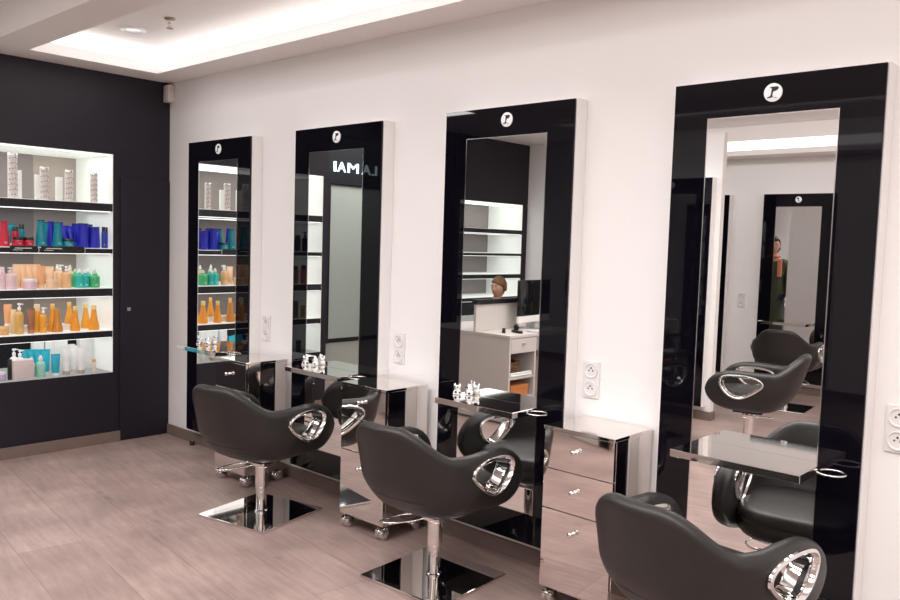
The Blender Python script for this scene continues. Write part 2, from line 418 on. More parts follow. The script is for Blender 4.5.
for i, (x, z) in enumerate([(.70, SHZ[0]), (1.865, SHZ[1]), (3.055, SHZ[2])]):
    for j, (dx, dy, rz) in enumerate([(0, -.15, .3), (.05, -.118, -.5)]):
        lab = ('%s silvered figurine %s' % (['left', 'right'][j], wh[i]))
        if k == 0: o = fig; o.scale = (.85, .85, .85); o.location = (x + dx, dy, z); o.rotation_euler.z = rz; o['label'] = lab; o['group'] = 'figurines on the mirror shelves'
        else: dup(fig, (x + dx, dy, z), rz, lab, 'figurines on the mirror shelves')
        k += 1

# ------------------------------------------------------------------ drawer trolleys
def make_trolley():
    W, D, H = .335, .30, .757; r = thing('drawer_trolley', '', 'drawer trolley')
    box_o('carcass', (0, W, -D + .016, -.004, .072, H - .014), M['steel'], r, bev=.001)
    box_o('top_plate', (-.002, W + .002, -D - .003, -.002, H - .0135, H), M['steel'], r, bev=.0012)
    for z0, z1, kz in ((.583, .742, .672), (.413, .579, .505), (.074, .409, .333)):
        dr = box_o('drawer', (.002, W - .002, -D - .001, -D + .0155, z0, z1), M['steel'], r, bev=.001)
        bm = bmesh.new(); lathe(bm, [(0, 0), (.009, 0), (.0095, .002), (.005, .006), (.005, .014), (.010, .022), (.011, .027), (.008, .031), (0, .032)], 18)
        bmesh.ops.rotate(bm, verts=bm.verts, cent=(0, 0, 0), matrix=Matrix.Rotation(pi / 2, 3, 'X'))
        bmesh.ops.translate(bm, verts=bm.verts, vec=(W / 2 - .008, -D - .001, kz))
        from_bm('knob', bm, M['chrome'], dr, smooth=50)
    for cx in (.035, W - .035):
        for cy in (-D + .035, -.04):
            bm = bmesh.new()
            for s in (-1, 1):
                n = len(bm.verts)
                lathe(bm, [(0, -.013), (.022, -.013), (.030, -.007), (.030, .007), (.022, .013), (0, .013)], 20)
                vs = list(bm.verts)[n:]
                bmesh.ops.rotate(bm, verts=vs, cent=(0, 0, 0), matrix=Matrix.Rotation(pi / 2, 3, 'Y'))
                bmesh.ops.translate(bm, verts=vs, vec=(cx + s * .0145, cy - .006, .0302))
            c = from_bm('caster', bm, M['chrome'], r, smooth=45)
            bm = bmesh.new(); box(bm, cx - .014, cx + .014, cy - .012, cy + .012, .052, .0725, bev=.003)
            from_bm('caster_mount', bm, M['rubber'], c)
    return r
tro = make_trolley()
tl = ['mirror-steel drawer trolley on casters beside the mirror station nearest the dark wall',
      'mirror-steel drawer trolley on casters between the second and third mirror stations',
      'mirror-steel drawer trolley on casters beside the largest mirror, front reflecting the floor']
for i, (x, y) in enumerate([(1.225, -.05), (2.416, -.035), (3.690, -.006)]):
    o = tro if i == 0 else dup(tro, (0, 0, 0), 0, '')
    o.location = (x, y, 0); o.scale.z = (1, 1.012, 1)[i]; o['label'] = tl[i]; o['group'] = 'drawer trolleys along the white wall'

# ------------------------------------------------------------------ wall sockets
def make_socket():
    r = thing('wall_socket', '', 'wall socket')
    box_o('plate', (-.042, .042, -.009, -.0003, -.083, .083), M['socket'], r, bev=.004)
    for z in (.04, -.04):
        bm = bmesh.new()
        n0 = 0
        lathe(bm, [(.034, .0), (.034, .004), (.030, .005), (.027, .003), (.026, -.001), (0, -.001)], 28)
        bmesh.ops.rotate(bm, verts=bm.verts, cent=(0, 0, 0), matrix=Matrix.Rotation(pi / 2, 3, 'X'))
        bmesh.ops.translate(bm, verts=bm.verts, vec=(0, -.0095, z))
        w = from_bm('outlet', bm, M['socket'], r, smooth=30)
        bm = bmesh.new()
        for dx, dz, rr in ((-.0095, 0, .0034), (.0095, 0, .0034), (0, .011, .0038)):
            n = len(bm.verts); lathe(bm, [(0, 0), (rr, 0), (rr, .002), (0, .002)], 10); vs = list(bm.verts)[n:]
            bmesh.ops.rotate(bm, verts=vs, cent=(0, 0, 0), matrix=Matrix.Rotation(pi / 2, 3, 'X'))
            bmesh.ops.translate(bm, verts=vs, vec=(dx, -.0095, z + dz))
        from_bm('pin_hole', bm, M['hole'], w)
    return r
sk = make_socket()
sl = ['white double wall socket between the first and second mirror stations',
      'white double wall socket between the second and third mirror stations',
      'white double wall socket above the drawer trolley beside the largest mirror',
      'white double wall socket right of the largest mirror at the picture edge',
      'white double wall socket on the opposite wall, seen inside the largest mirror']
for i, (x, z) in enumerate([(1.26, .917), (2.495, .923), (3.714, .920), (4.937, .917)]):
    o = sk if i == 0 else dup(sk, (0, 0, 0), 0, '')
    o.location = (x, 0, z); o['label'] = sl[i]; o['group'] = 'double sockets on the white wall'
dup(sk, (1.91, YF, .965), pi, sl[4])
sd = thing('door_stop', 'small black rubber stop on the floor under the mirror nearest the dark wall', 'door stop', (.44, -.05, 0))
bm = bmesh.new(); lathe(bm, [(0, 0), (.018, 0), (.018, .02), (.013, .03), (0, .031)], 14); from_bm('stop_body', bm, M['rubber'], sd, smooth=40)
bm = bmesh.new(); lathe(bm, [(0, .031), (.006, .031), (.006, .034), (0, .035)], 10); from_bm('screw_cap', bm, M['alu'], sd)

# ------------------------------------------------------------------ styling chairs
HOLE = [(-.131, .556), (-.115, .582), (-.067, .602), (.024, .609), (.107, .605), (.149, .586), (.158, .554), (.137, .504), (.091, .459), (.033, .444), (-.014, .458), (-.073, .496), (-.119, .535)]
HOLE = [(.012 + (y - .012) * .97, .519 + (z - .526) * .93) for y, z in HOLE]
def hole_path():
    p = catmull([(0, y, z) for y, z in HOLE], 5)
    for _ in range(14): p = [p[i - 1] * .25 + p[i] * .5 + p[(i + 1) % len(p)] * .25 for i in range(len(p))]
    return p
def shell_mesh():
    bm = bmesh.new(); HT = .037
    half = []
    NA, NB = 34, 26
    ex = 2 / 2.2
    for i in range(NA):
        ph = pi / 2 * i / NA
        half.append((.270 * sin(ph) ** ex if ph > 0 else 0., -.06 - .27 * cos(ph) ** ex, ph))
    for j in range(NB + 1):
        q = j / NB
        half.append((.270, -.06 + .318 * sin(q * pi / 2) ** .9, pi / 2))
    path = [(-x, y, p) for x, y, p in reversed(half[1:])] + half
    P = [Vector((x, y, 0)) for x, y, _ in path]
    rings = []
    NS, NC = 14, 8
    for i, (x, y, ph) in enumerate(path):
        d = (P[min(i + 1, len(P) - 1)] - P[max(i - 1, 0)]).normalized()
        n = Vector((d.y, -d.x, 0))       # outward
        if n.dot(Vector((x, y + .06, 0))) < 0: n = -n
        if abs(x) < 1e-6: n = Vector((0, -1, 0))
        # top edge
        zt = .750 - .124 * sstep(radians(13), radians(66), ph)
        if y > -.16: zt = .626 + .004 * sstep(-.16, .04, y)
        zb = .335 + .008 * sstep(-.2, .05, y)
        h = HT
        if y > .03:
            q = min(1, (y - .03) / .2285)
            H = .1435 * max(0, 1 - q ** 2.3) ** .5; zc = .4865
            zt, zb = zc + max(H, .004), zc - max(H, .004)
            h = HT * (1 - .45 * q ** 4)
        H = (zt - zb) / 2; zc = (zt + zb) / 2; r = min(h, H)
        prof = []   # (offset, z) going round
        for k in range(NS): prof.append((h, zb + r + (zt - zb - 2 * r) * k / (NS)))
        for k in range(NC): a = pi * k / NC; prof.append((h * cos(a), zt - r + r * sin(a)))
        for k in range(NS): prof.append((-h, zt - r - (zt - zb - 2 * r) * k / (NS)))
        for k in range(NC): a = pi + pi * k / NC; prof.append((h * cos(a), zb + r + r * sin(a)))
        ring = []
        wb = cos(ph) ** 1.5 if ph < pi / 2 else 0
        nose = 1 - sstep(.0, .2, y)
        for o, z in prof:
            s = o
            lo_ = max(0, (.50 - z) / .14)
            s -= (.050 * nose + .016) * lo_ ** 1.8
            s += wb * .075 * (z - .64) / .25
            p = P[i] + n * s
            ring.append(bm.verts.new((p.x, p.y, z)))
        rings.append(ring)
    K = len(rings[0])
    for a, b in zip(rings, rings[1:]):
        for k in range(K): bm.faces.new((a[k], a[(k + 1) % K], b[(k + 1) % K], b[k]))
    bm.faces.new(rings[0]); bm.faces.new(rings[-1])
    bmesh.ops.recalc_face_normals(bm, faces=bm.faces)
    me = bpy.data.meshes.new('shell'); bm.to_mesh(me); bm.free()
    o = bpy.data.objects.new('tmp_shell', me); COL.objects.link(o)
    cut = bmesh.new(); hp = hole_path()
    for s in (-1, 1):
        a = [cut.verts.new((s * .19, p.y, p.z)) for p in hp]; b = [cut.verts.new((s * .40, p.y, p.z)) for p in hp]
        cut.faces.new(a); cut.faces.new(b)
        for i in range(len(a)): cut.faces.new((a[i], a[i - 1], b[i - 1], b[i]))
    bmesh.ops.recalc_face_normals(cut, faces=cut.faces)
    cm = bpy.data.meshes.new('cut'); cut.to_mesh(cm); cut.free()
    co = bpy.data.objects.new('tmp_cut', cm); COL.objects.link(co)
    md = o.modifiers.new('b', 'BOOLEAN'); md.object = co; md.operation = 'DIFFERENCE'; md.solver = 'EXACT'
    out = baked(o)
    bpy.data.objects.remove(o); bpy.data.objects.remove(co)
    out.materials.clear(); out.materials.append(M['leather']); shade(out, 50)
    return out

def super_pad(bm, rx, ry, z0, z1, cy=0, ex=3.2, edge=.03, nseg=48, crown=.01):
    """rounded cushion: superellipse plan, rounded edge, slight crown"""
    def ring(k, z): return [bm.verts.new((rx * k * abs(cos(a)) ** (2 / ex) * (1 if cos(a) >= 0 else -1), cy + ry * k * abs(sin(a)) ** (2 / ex) * (1 if sin(a) >= 0 else -1), z)) for a in [2 * pi * i / nseg for i in range(nseg)]]
    rs = []
    e = edge / min(rx, ry)
    rs.append(ring(.5, z0)); rs.append(ring(1 - e, z0))
    for i in range(1, 8): a = -pi / 2 + pi * i / 8; rs.append(ring(1 - e + e * cos(a), (z0 + z1) / 2 + (z1 - z0) / 2 * sin(a)))
    rs.append(ring(1 - e, z1)); rs.append(ring(.6, z1 + crown * .7)); rs.append(ring(.2, z1 + crown))
    for a, b in zip(rs, rs[1:]):
        for i in range(nseg): bm.faces.new((a[i], a[(i + 1) % nseg], b[(i + 1) % nseg], b[i]))
    bm.faces.new(rs[0]); bm.faces.new(rs[-1])

def make_chair():
    r = thing('styling_chair', '', 'chair')
    link('seat_shell', shell_mesh(), r)
    bm = bmesh.new(); super_pad(bm, .232, .265, .405, .470, cy=-.02, edge=.032); from_bm('seat_cushion', bm, M['leather'], r, smooth=60)
    # upholstered underside that joins the arms
    bm = bmesh.new(); n = 48; rs = []
    for kz, kr in ((.432, .93), (.40, .97), (.37, .95), (.352, .89), (.336, .78), (.325, .58), (.320, .3)):
        rs.append([bm.verts.new((.245 * kr * abs(cos(a)) ** .75 * (1 if cos(a) >= 0 else -1), .008 + .24 * kr * abs(sin(a)) ** .75 * (1 if sin(a) >= 0 else -1), kz)) for a in [2 * pi * i / n for i in range(n)]])
    for a, b in zip(rs, rs[1:]):
        for i in range(n): bm.faces.new((a[i], a[(i + 1) % n], b[(i + 1) % n], b[i]))
    bm.faces.new(rs[0]); bm.faces.new(rs[-1]); from_bm('seat_pan', bm, M['leather'], r, smooth=60)
    hp = hole_path(); N = len(hp)
    for s in (-1, 1):
        bm = bmesh.new(); rings = []
        prof = [(.226, .005), (.222, -.006), (.232, -.010), (.296, -.009), (.309, -.006), (.316, .001), (.316, .006), (.312, .011), (.304, .012), (.298, .003)]
        for i in range(N):
            t = (hp[(i + 1) % N] - hp[i - 1]).normalized(); nn = Vector((0, -t.z, t.y))
            c = Vector((0, .02, .53))
            if nn.dot(hp[i] - c) < 0: nn = -nn
            rings.append([bm.verts.new((s * px, hp[i].y + nn.y * pr, hp[i].z + nn.z * pr)) for px, pr in prof])
        K = len(prof)
        for i in range(N):
            A, B = rings[i], rings[(i + 1) % N]
            for k in range(K): bm.faces.new((A[k], A[(k + 1) % K], B[(k + 1) % K], B[k]))
        o = from_bm('armrest_ring', bm, M['chrome'], r, smooth=40); o['label'] = 'chrome armrest ring'
    bm = bmesh.new()
    lathe(bm, [(0, .012), (.034, .012), (.034, .02), (.0275, .024), (.0275, .125), (.031, .127), (.031, .15), (.034, .152), (.034, .322), (0, .322)], 32)
    o = from_bm('column', bm, M['chrome'], r, smooth=40); o['label'] = 'chrome hydraulic column'
    bm = bmesh.new(); box(bm, -.235, .235, -.235, .235, .001, .014, bev=.003)
    o = from_bm('base_plate', bm, M['steel'], r); o['label'] = 'mirror-polished square floor plate'
    bm = bmesh.new(); box(bm, -.09, .09, -.10, .10, .304, .322, bev=.004); from_bm('under_bracket', bm, M['rubber'], r)
    bm = bmesh.new()
    pts = catmull([(-.03, -.01, .275), (-.09, .03, .262), (-.18, .01, .245), (-.225, -.07, .235), (-.21, -.135, .235), (-.14, -.13, .245), (-.06, -.06, .262), (-.03, -.012, .276)], 5, closed=False)
    tube(bm, pts, .0055, 8); box(bm, -.05, .05, -.04, .04, .262, .303, bev=.006)
    o = from_bm('pump_lever', bm, M['chrome'], r, smooth=50); o['label'] = 'chrome pump lever loop'
    return r
ch = make_chair()
CH = [((1.985, -.525, 0), radians(12), 'black tub styling chair facing the second mirror, farthest of the three'),
      ((3.213, -.449, 0), radians(3.1), 'black tub styling chair facing the third mirror, middle of the three'),
      ((4.512, -.552, 0), radians(-8.2), 'black tub styling chair facing the largest mirror, cut by the frame')]
for i, (l, a, lab) in enumerate(CH):
    o = ch if i == 0 else dup(ch, (0, 0, 0), 0, '')
    o.location = l; o.rotation_euler.z = a; o['label'] = lab; o['group'] = 'black styling chairs'
def raised(r, dz):
    for c in r.children:
        if c.name.startswith('base_plate'): continue
        if c.name.startswith('column'): c.scale.z = 1 + dz / .31; c.location.z = -.012 * dz / .31
        else: c.location.z += dz
    return r
raised(dup(ch, (3.36, -2.86, 0), radians(78), 'black tub styling chair turned sideways, nearest of those reflected in the largest mirror', 'black styling chairs'), .055)
raised(dup(ch, (2.80, -5.12, 0), radians(174), 'black tub styling chair facing the opposite wall mirror, reflected in the largest mirror', 'black styling chairs'), .04)
dup(ch, (2.42, -3.02, 0), radians(200), 'black tub styling chair before the white pier, barely reflected at the largest mirror edge', 'black styling chairs')

# ------------------------------------------------------------------ lit product display (left) and empty one by the entrance
def display(name, label, x, y0, y1):
    r = thing(name, label, 'display shelf', (x, 0, 0))
    zs = [(.506, .759), (.809, 1.051), (1.110, 1.351), (1.389, 1.646), (1.705, 2.049)]
    split = y1 - .31
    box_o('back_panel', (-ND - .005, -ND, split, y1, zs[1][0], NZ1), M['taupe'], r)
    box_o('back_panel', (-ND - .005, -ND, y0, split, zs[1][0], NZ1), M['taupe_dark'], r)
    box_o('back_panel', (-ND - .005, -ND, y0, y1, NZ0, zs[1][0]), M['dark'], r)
    for ya, yb in ((y0, y0 + .004), (y1 - .004, y1)):
        box_o('end_panel', (-ND, -.001, ya, yb, NZ0, NZ1), M['panelglow'], r)
    box_o('shelf_top', (-ND, -.001, y0 + .004, y1 - .004, NZ1 - .004, NZ1), M['panelglow'], r)
    for i, (za, zb) in enumerate(zs):
        if i:
            lo = zs[i - 1][1]
            bm = bmesh.new(); box(bm, -ND, .002, y0 + .004, y1 - .004, lo + .002, za - .004)
            s = from_bm('shelf_board', bm, M['darkp'], r)
        else:
            bm = bmesh.new(); box(bm, -ND, -.001, y0 + .004, y1 - .004, za + .0002, za + .001); s = from_bm('shelf_board', bm, M['plastic'], r)
        box_o('glow_surface', (-ND, -.002, y0 + .004, y1 - .004, za - .004 if i else za + .001, za), M['panelglow'], s)  # shelf top face with the glow in its material
        if i < 4: box_o('led_strip', (-.05, -.02, y0 + .01, y1 - .01, zb - .004, zb + .002), M['ledcool'], s)
    box_o('led_strip', (-.05, -.02, y0 + .01, y1 - .01, NZ1 - .008, NZ1 - .004), M['ledcool'], r)
    return r
display('product_display', 'lit recessed product shelves in the dark wall, filled with hair care bottles', 0, NY0, NY1)
display('product_display', 'lit recessed empty shelves in the dark wall behind the seated woman', XB, QY0, QY1)

# ------------------------------------------------------------------ products
PM = {}
def pm(c, rough=.3, trans=0., metal=0., coat=.2):
    key = (c, rough, trans, metal)
    if key not in PM: PM[key] = mat('product_%d' % len(PM), c, rough, metal, var=.04, trans=trans, coat=coat)
    return PM[key]
RED, TEAL, BLUE = (.50, .012, .04), (.0, .21, .27), (.015, .02, .42)
PEACH, PINK, MINT, GREEN, AMBER, BROWN = (.78, .50, .30), (.70, .50, .53), (.10, .52, .38), (.06, .42, .16), (.75, .27, .02), (.33, .13, .06)
WHITE, CLEAR, CYAN, BLACK, GOLD, LILAC = (.80, .79, .78), (.86, .88, .86), (.02, .42, .55), (.012, .012, .014), (.62, .36, .10), (.50, .40, .58)
SHZS = {1: 1.705, 2: 1.389, 3: 1.110, 4: .809, 5: .506}
def yy(px):      # metres along the shelf from distance along its front edge
    return -1.137 + px * (6.09e-3 + px * 4.6e-6)
def product(kind, row, px, w, h, col, label, cat='bottle', cap=None, dx=-.085, group=None, lift=0., name=None, y=None):
    w *= 1.08; R = w / 2
    z = SHZS[row] + lift + .0005
    nm = name or {'tube': 'cosmetic_tube', 'jar': 'cream_jar', 'box': 'carton'}.get(kind, 'cosmetic_bottle')
    r = thing(nm, label, cat, (dx, yy(px + (-.085 - dx) * 60) if y is None else y, z), 0, group or 'products on the lit shelves')
    mb = pm(col) if kind not in ('amber', 'spray') else pm(col, .12)
    mc = pm(cap or WHITE, .3)
    bm = bmesh.new(); bc = bmesh.new(); S = 18
    if kind == 'flare':      # tapered shampoo bottle: wide foot, narrow flat top
        lathe(bm, [(0, 0), (R * .92, 0), (R, .006), (R * .99, h * .14), (R * .84, h * .42), (R * .67, h * .70), (R * .62, h * .86), (R * .64, h * .95), (0, h * .95)], S)
        lathe(bc, [(0, h * .95), (R * .66, h * .95), (R * .67, h * .99), (R * .62, h), (0, h)], S)
    elif kind == 'wide':     # broad bottle, slight waist, flat full-width lid
        lathe(bm, [(0, 0), (R * .95, 0), (R, .006), (R * .97, h * .3), (R * .90, h * .55), (R * .92, h * .8), (R * .96, h * .955), (0, h * .955)], S)
        lathe(bc, [(0, h * .955), (R * .98, h * .955), (R * .99, h * .99), (R * .94, h), (0, h)], S)
    elif kind == 'tube':     # tube standing on its cap, flat crimp on top
        n = 16
        prof = [(R * .74, h * .14, R * .74), (R * .82, h * .3, R * .70), (R * .92, h * .6, R * .48), (R * .98, h * .88, R * .18), (R, h * .93, R * .05), (R, h, R * .05)]
        rs = [[bm.verts.new((ry * cos(2 * pi * i / n), rx * sin(2 * pi * i / n), zz)) for i in range(n)] for rx, zz, ry in prof]
        for a, b in zip(rs, rs[1:]):
            for i in range(n): bm.faces.new((a[i], a[(i + 1) % n], b[(i + 1) % n], b[i]))
        bm.faces.new(rs[0]); bm.faces.new(rs[-1])
        lathe(bc, [(0, 0), (R * .72, 0), (R * .76, .003), (R * .74, h * .14), (0, h * .14)], S)
    elif kind == 'jar':
        lathe(bm, [(0, 0), (R * .9, 0), (R, .004), (R, h * .66), (R * .95, h * .70), (0, h * .70)], S)
        lathe(bc, [(0, h * .70), (R * 1.0, h * .70), (R * 1.02, h * .95), (R * .97, h), (0, h)], S)
    elif kind == 'box':
        box(bm, -R * .6, R * .6, -R, R, 0, h * .985, bev=.0012); box(bc, -R * .59, R * .59, -R * .99, R * .99, h * .985, h)
    elif kind == 'pump':
        lathe(bm, [(0, 0), (R * .94, 0), (R, .005), (R, h * .60), (R * .85, h * .68), (R * .36, h * .73), (R * .34, h * .77), (0, h * .77)], S)
        lathe(bc, [(0, h * .77), (R * .42, h * .77), (R * .42, h * .86), (R * .16, h * .88), (R * .16, h * .93), (R * .42, h * .94), (R * .42, h), (0, h)], 14)
        box(bc, -.003, .003, 0, R * 1.0, h * .945, h * .985, bev=.001)
    elif kind == 'spray':    # clear shouldered bottle with a small nozzle
        lathe(bm, [(0, 0), (R * .92, 0), (R, .005), (R, h * .58), (R * .9, h * .66), (R * .4, h * .74), (R * .36, h * .78), (0, h * .78)], S)
        lathe(bc, [(0, h * .78), (R * .44, h * .78), (R * .44, h * .9), (R * .25, h * .92), (R * .25, h), (0, h)], 14)
    elif kind == 'cone':     # amber oil bottle: thick glass foot, long tapering neck
        lathe(bm, [(0, 0), (R * .9, 0), (R, .006), (R * .97, h * .18), (R * .74, h * .38), (R * .52, h * .62), (R * .42, h * .82), (0, h * .82)], S)
        lathe(bc, [(0, h * .82), (R * .44, h * .82), (R * .44, h * .98), (R * .4, h), (0, h)], S)
    else:                    # cylinder with shoulder
        lathe(bm, [(0, 0), (R * .94, 0), (R, .004), (R, h * .72), (R * .9, h * .78), (0, h * .78)], S)
        lathe(bc, [(0, h * .78), (R * .80, h * .78), (R * .80, h * .985), (R * .74, h), (0, h)], S)
    b = from_bm('body', bm, mb, r, smooth=40)
    from_bm('cap' if kind != 'box' else 'lid', bc, mc, r, smooth=40)
    # pale printed mark on the front
    if kind in ('flare', 'cyl', 'pump', 'spray', 'jar') and col not in (WHITE, BLACK):
        bl = bmesh.new(); zz = h * (.12 if kind != 'jar' else .25)
        box(bl, R * .93, R * 1.005, -R * .24, R * .24, zz, zz + min(.012, h * .12)); from_bm('print_mark', bl, pm(tuple(.45 * c + .30 for c in col)), r)
    return r
def tall_tube(px, w, h, label):
    r = thing('product_canister', label, 'canister', (-.055, yy(px), SHZS[1] + .0005), 0, 'products on the lit shelves')
    R = w / 2; bm = bmesh.new(); lathe(bm, [(0, 0), (R * .95, 0), (R, .003), (R, h - .016), (0, h - .016)], 22); from_bm('body', bm, pm((.74, .69, .67), .35), r, smooth=40)
    bm = bmesh.new(); lathe(bm, [(0, h - .016), (R * 1.02, h - .016), (R * 1.02, h - .002), (R * .97, h), (0, h)], 22); from_bm('lid', bm, pm((.70, .70, .69), .2, 0, .6), r, smooth=40)
    bm = bmesh.new()
    for k in range(int(h / .034)):
        for j in range(4):
            a = -1.1 + j * .62 + (k % 2) * .2; zz = .012 + k * .034 + (j % 3) * .004
            lathe(bm, [(0, 0), (.0045, 0), (.0045, .005 + .004 * ((j + k) % 2)), (0, .009)], 6, cx=R * .98 * cos(a), cy=R * .98 * sin(a), cz=zz)
    from_bm('print_mark', bm, pm((.36, .30, .29)), r)
tall_tube(11.5, .058, .290, 'tallest printed white canister, on the top lit shelf at the left')
tall_tube(42.5, .054, .218, 'printed white canister on the top lit shelf, second from left')
tall_tube(67, .052, .212, 'printed white canister on the top lit shelf, third from left')
tall_tube(92, .048, .205, 'printed white canister at the right end of the top lit shelf')
P_ = product
P_('box', 1, 59, .040, .165, WHITE, 'white stand-in for a mirrored canister, left behind the third canister on the top shelf', 'carton', dx=-.16)  # reflected white backs of canisters, modelled as solid boxes on these three lines
P_('box', 1, 38, .034, .170, WHITE, 'white stand-in for a mirrored canister, left behind the second canister on the top shelf', 'carton', dx=-.15)
P_('box', 1, 18.5, .036, .190, WHITE, 'white stand-in for a mirrored canister, right behind the tallest canister on the top shelf', 'carton', dx=-.15)
# second shelf
P_('flare', 2, 4.5, .062, .165, RED, 'red tapered shampoo bottle at the left end of the second shelf', cap=(.35, .01, .03))
P_('tube', 2, 11.5, .052, .150, TEAL, 'teal tube standing behind the red bottles on the second shelf', 'tube', dx=-.17)
P_('cyl', 2, 15.5, .042, .130, RED, 'red bottle with black cap among red jars on the second shelf', cap=BLACK, dx=-.12)
P_('jar', 2, 18.5, .056, .066, RED, 'red jar with dark lid, left one of two on the second shelf', 'jar', cap=BLACK, dx=-.06)
P_('jar', 2, 28.5, .060, .064, RED, 'red jar with dark lid, right one of two on the second shelf', 'jar', cap=BLACK)
P_('cyl', 2, 21.5, .036, .150, TEAL, 'slim teal bottle with black cap behind the red jars', cap=BLACK, dx=-.20)
P_('flare', 2, 41, .066, .182, TEAL, 'tall teal tapered shampoo bottle, left of the teal pair on the second shelf', cap=(.0, .05, .07))
P_('flare', 2, 51, .058, .176, BLUE, 'blue tapered bottle standing behind the two teal bottles', cap=(.02, .015, .16), dx=-.15)
P_('flare', 2, 57.5, .064, .172, TEAL, 'teal tapered shampoo bottle beside the teal jar on the second shelf', cap=(.0, .08, .12))
P_('jar', 2, 68, .070, .060, TEAL, 'teal jar with dark lid among blue tubes on the second shelf', 'jar', cap=(.01, .03, .05))
P_('tube', 2, 64.5, .052, .150, BLUE, 'blue tube behind the teal jar, the left of two', 'tube', cap=(.02, .015, .2), dx=-.17)
P_('tube', 2, 71.5, .050, .146, BLUE, 'blue tube behind the teal jar, the right of two', 'tube', cap=(.02, .015, .2), dx=-.17)
P_('tube', 2, 80, .054, .162, BLUE, 'blue tube close against the left side of the tall blue bottle', 'tube', cap=(.02, .015, .2), dx=-.14)
P_('wide', 2, 83, .070, .170, BLUE, 'tall blue tapered bottle, left of the blue pair on the second shelf', cap=(.012, .01, .09))
P_('wide', 2, 94, .070, .148, BLUE, 'shorter blue tapered bottle right of the tall blue one', cap=(.012, .01, .09))
P_('cyl', 2, 103.8, .026, .150, (.03, .05, .35), 'small blue bottle with black cap, left of the last pair on the second shelf', cap=BLACK)
P_('cyl', 2, 107.4, .026, .148, (.03, .05, .35), 'small blue bottle with black cap at the right end of the second shelf', cap=BLACK)
for px_, c_, w_, h_, d_, lb in ((47, TEAL, .056, .17, -.26, 'teal tapered bottle as mirror copy behind the left teal bottle'), (60, BLUE, .056, .175, -.27, 'blue tapered bottle as mirror copy behind the right teal bottle'),
                                (75, BLUE, .060, .168, -.26, 'blue tapered bottle as mirror copy left of the tall blue bottle'), (90, BLUE, .062, .165, -.25, 'blue tapered bottle as mirror copy between the two broad blue bottles'),
                                (100, BLUE, .05, .15, -.22, 'blue tapered bottle as mirror copy behind the small blue pair')):
    P_('flare', 2, px_, w_, h_, c_, lb, cap=(.012, .012, .10), dx=d_)  # solid bottles added in place of mirror reflections
# third shelf
for px_, c_, w_, h_, d_, lb in ((88, (.03, .50, .42), .05, .132, -.22, 'teal green bottle as mirror copy behind the teal pair'), (97, GREEN, .055, .125, -.26, 'green bottle as mirror copy behind the round shouldered green bottle'),
                                (57, PEACH, .046, .155, -.27, 'peach bottle as mirror copy behind the peach jar'), (70, PEACH, .048, .15, -.28, 'peach bottle as mirror copy behind the right peach pump bottle')):
    P_('spray', 3, px_, w_, h_, c_, lb, cap=CLEAR, dx=d_)  # back-row copies that imitate reflected bottles
P_('cyl', 3, 1.0, .05, .145, PINK, 'pale pink bottle at the left edge of the third shelf', cap=(.75, .62, .66))
P_('pump', 3, 10.5, .075, .142, PINK, 'wide pale pink bottle left of the pink jar on the third shelf', cap=(.78, .66, .68))
P_('jar', 3, 30, .078, .066, (.72, .46, .52), 'pink jar with white lid on the third shelf', 'jar', dx=-.06)
for i, (px, dx) in enumerate([(16.5, -.17), (23, -.17), (29.5, -.16), (36, -.15)]):
    P_('tube', 3, px, .050, .160, PEACH, 'peach tube in the row behind the pink jar, %s from left' % ['first', 'second', 'third', 'fourth'][i], 'tube', cap=(.80, .55, .36), dx=dx)
P_('tube', 3, 41, .048, .152, (.76, .38, .17), 'peach tube in front, between the pink jar and the peach jar', 'tube', cap=(.80, .55, .36))
P_('tube', 3, 49, .056, .146, (.82, .56, .36), 'pale peach tube standing behind the peach jar', 'tube', dx=-.15)
P_('jar', 3, 51.5, .068, .060, PEACH, 'peach jar with pale lid on the third shelf', 'jar', cap=(.82, .60, .42), dx=-.06)
P_('pump', 3, 60, .046, .158, PEACH, 'peach pump bottle, left of the two beside the green bottles', cap=CLEAR, dx=-.13)
P_('pump', 3, 66.5, .054, .150, (.74, .44, .22), 'peach pump bottle, right of the two beside the green bottles', cap=CLEAR)
P_('spray', 3, 75, .048, .130, GREEN, 'green bottle at the back left of the green and teal group', cap=(.5, .75, .55), dx=-.16)
P_('spray', 3, 79, .052, .134, (.03, .50, .42), 'teal green bottle with clear nozzle, left of the teal pair on the third shelf', cap=CLEAR)
P_('spray', 3, 85, .052, .130, (.02, .42, .36), 'teal green bottle with clear nozzle, right of the teal pair on the third shelf', cap=CLEAR)
P_('spray', 3, 94.5, .068, .122, GREEN, 'bright green round shouldered bottle at the right end of the third shelf', cap=(.55, .75, .62))
# fourth shelf, with two white risers at the back
for nm_, ya, yb, lab in (('display_riser', 8, 52, 'white display riser behind the brown tube on the fourth shelf'), ('display_riser', 54, 80, 'white display riser under the amber bottles in the middle of the fourth shelf')):
    r = thing(nm_, lab, 'display riser', (-.2, yy((ya + yb) / 2), SHZS[4] + .0005), 0, 'products on the lit shelves')
    L = (yy(yb) - yy(ya)) / 2
    box_o('riser_top', (-.045, .045, -L, L, .036, .042), M['plastic'], r, bev=.001)
    box_o('riser_front', (.039, .045, -L, L, 0, .036), M['plastic'], r); box_o('riser_side', (-.045, .038, -L, -L + .005, 0, .036), M['plastic'], r)
P_('jar', 4, 3.2, .060, .058, (.62, .33, .12), 'amber jar at the left end of the fourth shelf', 'jar', cap=(.70, .45, .2))
P_('tube', 4, 7, .048, .150, (.74, .36, .17), 'peach tube with white cap on the riser at the left of the fourth shelf', 'tube', dx=-.19, lift=.043)
P_('cyl', 4, 13.3, .040, .160, (.70, .48, .24), 'pale gold bottle behind the gold pump bottle at the left of the fourth shelf', cap=(.75, .55, .3), dx=-.125)
